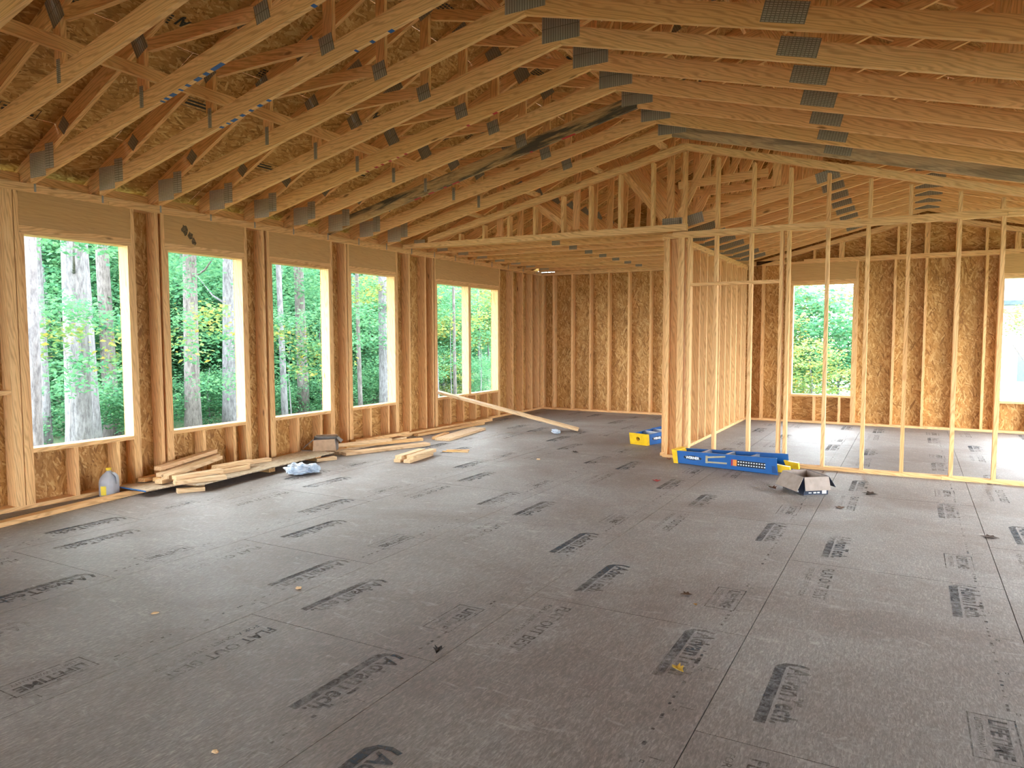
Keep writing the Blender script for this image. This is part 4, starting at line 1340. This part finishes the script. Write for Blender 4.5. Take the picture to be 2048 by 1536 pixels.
def foliage(seed, n, rad, size, layers=True, mat=LEAF):
    """mesh of folded rhombic leaves gathered in sprays"""
    rg = random.Random(seed)
    v, f = [], []
    sprays = max(6, n // 42)
    for s in range(sprays):
        while True:
            c = Vector((rg.uniform(-1, 1), rg.uniform(-1, 1), rg.uniform(-1, 1)))
            if .25 < c.length < 1: break
        c = Vector((c.x * rad[0], c.y * rad[1], c.z * rad[2]))
        k = n // sprays
        ln = rg.uniform(.35, .8)
        az = rg.uniform(0, 6.28)
        ax = Vector((math.cos(az), math.sin(az), rg.uniform(-.25, .15)))
        sd = Vector((-math.sin(az), math.cos(az), 0))
        for _ in range(k):
            p = c + ax * rg.uniform(-ln, ln) + sd * rg.gauss(0, .22) + Vector((0, 0, rg.gauss(0, .10)))
            L_ = size * rg.uniform(.6, 1.35)
            wd = L_ * rg.uniform(.28, .42)
            a = rg.uniform(0, 6.28)
            d = Vector((math.cos(a), math.sin(a), rg.uniform(-.7, .25))).normalized()
            q = d.cross(Vector((rg.gauss(0, .45), rg.gauss(0, .45), 1))).normalized()
            u = q.cross(d)
            i = len(v)
            v += [tuple(p), tuple(p + d * L_ * .5 + q * wd + u * wd * .35), tuple(p + d * L_), tuple(p + d * L_ * .5 - q * wd + u * wd * .35)]
            f += [(i, i + 1, i + 2), (i, i + 2, i + 3)]
    me = bpy.data.meshes.new('foliage'); me.from_pydata(v, [], f); me.materials.append(mat)
    return me
FOL = [foliage(1, 4200, (1.7, 1.7, 1.5), .13), foliage(2, 4200, (1.9, 1.6, 1.3), .12), foliage(3, 3800, (1.5, 1.8, 1.9), .14, mat=LEAF_Y), foliage(4, 4200, (1.6, 1.6, 2.1), .12), foliage(5, 2600, (1.7, 1.6, 1.0), .15)]
SPR = [foliage(21, 420, (.9, .8, .35), .11), foliage(22, 380, (.8, .9, .4), .115, mat=LEAF_Y), foliage(23, 520, (1.1, .7, .35), .10)]

def trunk_mesh(seed, h, r, lean=(0, 0)):
    rg = random.Random(seed)
    pts, rad = [], []
    n = 11
    ph = rg.uniform(0, 6)
    for i in range(n):
        k = i / (n - 1)
        pts.append((lean[0] * k * h + .08 * math.sin(ph + 3 * k), lean[1] * k * h + .08 * math.cos(ph + 2.3 * k), k * h))
        rad.append(r * ((1.28 - 3 * k) if k < .07 else (1.07 - .62 * k)))
    return tube(pts, rad, 14), pts
def tree(x, y_, r, h, lb, lean=(0, 0), bm_=BARK, seed=0, crown=True, grp='tree trunks in the woods'):
    z = gz(x, y_)
    t = empty('tree', (x, y_, z), 0, lb, 'tree', grp)
    (v, f), pts = trunk_mesh(seed, h, r, lean)
    tr = meshobj('trunk', v, f, bm_, t, XF[t], True)
    rg = random.Random(seed + 50)
    for k in range(3):
        i = rg.choice((3, 4, 5, 6)); p = Vector(pts[i]); a = rg.uniform(0, 6.28)
        e = p + Vector((math.cos(a), math.sin(a), .55)) * rg.uniform(.9, 1.9)
        m = (p + e) / 2 + Vector((0, 0, -.12))
        bv, bf = tube([p, m, e], [r * .2, r * .13, r * .05], 7)
        meshobj('branch', bv, bf, bm_, tr, XF[t], True)
        fo = bpy.data.objects.new('leaf_spray', SPR[k]); fo['kind'] = 'stuff'; COL.objects.link(fo); fo.parent = t
        fo.matrix_basis = Matrix.Translation(e) @ Matrix.Rotation(a, 4, 'Z')
    if crown:
        for k in range(1):
            fo = bpy.data.objects.new('crown', FOL[(seed + k) % 5]); fo['kind'] = 'stuff'; COL.objects.link(fo); fo.parent = t
            fo.matrix_basis = Matrix.Translation(Vector(pts[10]) + Vector((rg.uniform(-1, 1), rg.uniform(-1, 1), rg.uniform(-.3, 1)))) @ Matrix.Rotation(rg.uniform(0, 6), 4, 'Z') @ Matrix.Scale(rg.uniform(1.1, 1.5), 4)
    return t
LT = [(-9.60, 4.99, .085, (.010, -.010), BARK, 'slim pale tree at the near edge of the first window'),
      (-14.8, 7.84, .08, (0, 0), BARK, 'thin tree just behind the slim pale tree at the first window'),
      (-12.2, 6.99, .20, (.006, -.012), BARK, 'thickest grey tree in the middle of the first window'),
      (-14.0, 8.28, .16, (.004, -.010), BARK, 'pale tree close behind the thickest tree at the first window'),
      (-16.6, 10.3, .17, (0, 0), BARK_B, 'brownish tree at the far side of the first window'),
      (-13.9, 10.63, .165, (0, .002), BARK_B, 'rough-barked tree in the middle of the second window'),
      (-14.06, 11.69, .155, (.002, -.003), BARK, 'grey tree at the far side of the second window'),
      (-13.73, 13.02, .075, (.004, -.008), BARK, 'slender pale tree at the near side of the third window'),
      (-14.83, 14.7, .15, (0, -.002), BARK_B, 'brown-barked tree in the middle of the third window'),
      (-13.35, 15.51, .06, (0, 0), BARK_B, 'thin dark tree in the fourth window'),
      (-12.08, 15.07, .145, (.002, -.002), BARK, 'pale grey tree at the far side of the fourth window'),
      (-12.7, 18.15, .13, (0, -.003), BARK, 'pale tree at the near side of the double window'),
      (-12.16, 18.46, .05, (.006, 0), BARK_B, 'thin sapling trunk in the double window')]
for k, (x, y_, r, ln, bk, lb) in enumerate(LT):
    tree(x, y_, r, R.uniform(11, 13.5), lb, ln, bk, seed=k)

def shrub(x, y_, sc, lb, grp, fi, zoff=0.0, rz=None, nstem=2):
    z = gz(x, y_)
    t = empty('understory_tree', (x, y_, z), rz if rz is not None else R.uniform(0, 6.28), lb, 'shrub', grp)
    me = FOL[fi]
    zc = 1.75 * sc + zoff
    o = bpy.data.objects.new('foliage', me); o['kind'] = 'stuff'; COL.objects.link(o); o.parent = t
    o.matrix_basis = Matrix.Translation((0, 0, zc)) @ Matrix.Scale(sc, 4)
    if nstem not in STEMS:
        v, f = tube([(0, 0, 0), (.05, .03, 1.0), (-.03, .06, 2.0), (.10, 0, 3.0)], [.04, .032, .024, .012], 7)
        STEMS[nstem] = bpy.data.meshes.new('stem'); STEMS[nstem].from_pydata(v, [], f); STEMS[nstem].materials.append(BARK)
    s = bpy.data.objects.new('stem', STEMS[nstem]); COL.objects.link(s); s.parent = t
    s.matrix_basis = Matrix.Scale(max(.6, zc / 2.2), 4)
STEMS = {}
rw = random.Random(77)
cnt = 0
# woods outside the left wall: denser and taller with distance
for x0, x1, n, s0, s1 in ((-15.6, -14.4, 14, .42, .6), (-19.5, -16.5, 26, .8, 1.1), (-25, -19.5, 40, 1.1, 1.6), (-33, -25, 46, 1.5, 2.3)):
    for k in range(n):
        x = rw.uniform(x0, x1)
        ratio = .44 + (1.72 - .44) * (k + rw.random()) / n
        y_ = -x * ratio
        sc = rw.uniform(s0, s1)
        shrub(x, y_, sc, ['leafy green understory tree in the woods beyond the left windows', 'tall leafy thicket far back in the woods beyond the left windows'][x0 < -24],
              ['understory in the woods', 'thickets far back in the woods'][x0 < -24], rw.choice((0, 1, 1, 3, 0, 2 if y_ > 19 else 3)), zoff=rw.choice((-.6, 0, .4, 1.4, 2.6 if x < -19 else 1.8)) * (1.0 if x < -16 else .1))
# leaves hanging in front of the trunks
for k in range(9):
    x = rw.uniform(-12.6, -10.6); y_ = -x * (.5 + 1.2 * (k + .5) / 9)
    z = rw.uniform(1.6, 3.1)
    t = empty('sapling', (x, y_, gz(x, y_)), rw.uniform(0, 6), 'slender sapling with sparse leaf sprays close outside the left windows', 'sapling', 'saplings by the left wall')
    v, f = tube([(0, 0, 0), (.04, .02, z * .5), (.0, .05, z), (.1, 0, z + 1.2)], [.018, .014, .010, .005], 6)
    meshobj('stem', v, f, BARK, t, XF[t])
    for j in range(3):
        o = bpy.data.objects.new('leaf_spray', SPR[(k + j) % 3]); o['kind'] = 'stuff'; COL.objects.link(o); o.parent = t
        o.matrix_basis = Matrix.Translation((rw.uniform(-.3, .3), rw.uniform(-.3, .3), z - gz(x, y_) * 0 + .2 + j * .55)) @ Matrix.Rotation(rw.uniform(0, 6), 4, 'Z') @ Matrix.Scale(.8, 4)
# behind the back wall: a few leafy trees, then the neighbours' house
for k, (x, y_, sc, fi) in enumerate(((-3.6, 21, .9, 2), (-2.6, 22.5, 1.1, 1), (-4.4, 24.5, 1.5, 0), (-3.1, 25.5, 1.2, 2), (-2.2, 19.6, .6, 2), (-1.9, 24, .9, 4), (-5.6, 27, 1.7, 3), (-.9, 26.5, .9, 2))):
    shrub(x, y_, sc, 'yellow-green leafy tree behind the back window', 'trees behind the back wall', fi, zoff=.4)
for k, (x, y_, h) in enumerate(((2.05, 18.2, 3.4), (2.9, 19.2, 3.2), (2.45, 21.0, 3.8))):
    t = empty('sapling', (x, y_, gz(x, y_)), k * 1.3, 'bare-stemmed sapling with few leaves in front of the white house', 'sapling', 'saplings before the white house')
    v, f = tube([(0, 0, 0), (.05, .02, h * .5), (-.02, .05, h), (.2, 0, h + .8)], [.03, .022, .014, .005], 6)
    meshobj('stem', v, f, BARK_B, t, XF[t])
    for j in range(2):
        a = j * 2.6 + k
        bv, bf = tube([(0, 0, h * .6), (.35 * math.cos(a), .35 * math.sin(a), h * .75), (.6 * math.cos(a), .6 * math.sin(a), h * .8)], [.012, .008, .004], 5)
        meshobj('branch', bv, bf, BARK_B, t, XF[t])
        o = bpy.data.objects.new('leaf_spray', SPR[1]); o['kind'] = 'stuff'; COL.objects.link(o); o.parent = t
        o.matrix_basis = Matrix.Translation((.4 * math.cos(a), .4 * math.sin(a), h * (.72 + .14 * j))) @ Matrix.Scale(.55, 4)
# neighbours' house
hs = empty('house', (0, 0, 0), 0, 'white neighbouring house with blue-grey roof beyond the back wall', 'house')
SID, nt, b = newmat('white_lap_siding')
tc = N(nt, 'ShaderNodeTexCoord'); sx_ = N(nt, 'ShaderNodeSeparateXYZ'); nt.links.new(tc.outputs['Object'], sx_.inputs[0])
b.inputs['Base Color'].default_value = (.70, .73, .76, 1); b.inputs['Roughness'].default_value = .6
HX0, HX1, HY, HE = -1.6, 13.0, 30.0, 2.72
bb('wall', HX0, HX1, HY + .05, HY + 7, gz(0, 30) - .3, HE, SID, hs)
for k in range(24):
    z = gz(0, 30) - .1 + k * .16
    if z + .16 < HE:
        prism = meshobj('siding_board', [(HX0, HY + .05, z), (HX1, HY + .05, z), (HX1, HY + .02, z), (HX0, HY + .02, z), (HX0, HY + .05, z + .158), (HX1, HY + .05, z + .158), (HX1, HY + .045, z + .158), (HX0, HY + .045, z + .158)],
                        [(0, 3, 2, 1), (4, 5, 6, 7), (0, 1, 5, 4), (1, 2, 6, 5), (2, 3, 7, 6), (3, 0, 4, 7)], SID, hs)
SHG = plain('blue_grey_shingles', (.055, .08, .115), .85, var=.3, scale=6)
meshobj('roof', [(HX0 - .4, HY - .4, HE), (HX1 + .4, HY - .4, HE), (HX1 + .4, HY + 3.5, HE + 2.6), (HX0 - .4, HY + 3.5, HE + 2.6), (HX0 - .4, HY + 7.4, HE), (HX1 + .4, HY + 7.4, HE),
                 (HX0 - .4, HY - .4, HE - .14), (HX1 + .4, HY - .4, HE - .14), (HX0 - .4, HY + 7.4, HE - .14), (HX1 + .4, HY + 7.4, HE - .14)],
        [(0, 1, 2, 3), (3, 2, 5, 4), (6, 7, 1, 0), (4, 5, 9, 8), (6, 8, 9, 7), (0, 3, 4, 8, 6), (1, 7, 9, 5, 2)], SHG, hs)
GL = plain('dark_window_glass', (.08, .14, .20), .08, spec=.8)
for x in (3.1, 4.4, 7.5, 9.5):
    f_ = bb('window', x, x + .9, HY - .01, HY + .05, -.1, 1.2, WHITE, hs)
    bb('pane', x + .06, x + .84, HY - .02, HY - .005, -.03, 1.13, GL, f_)
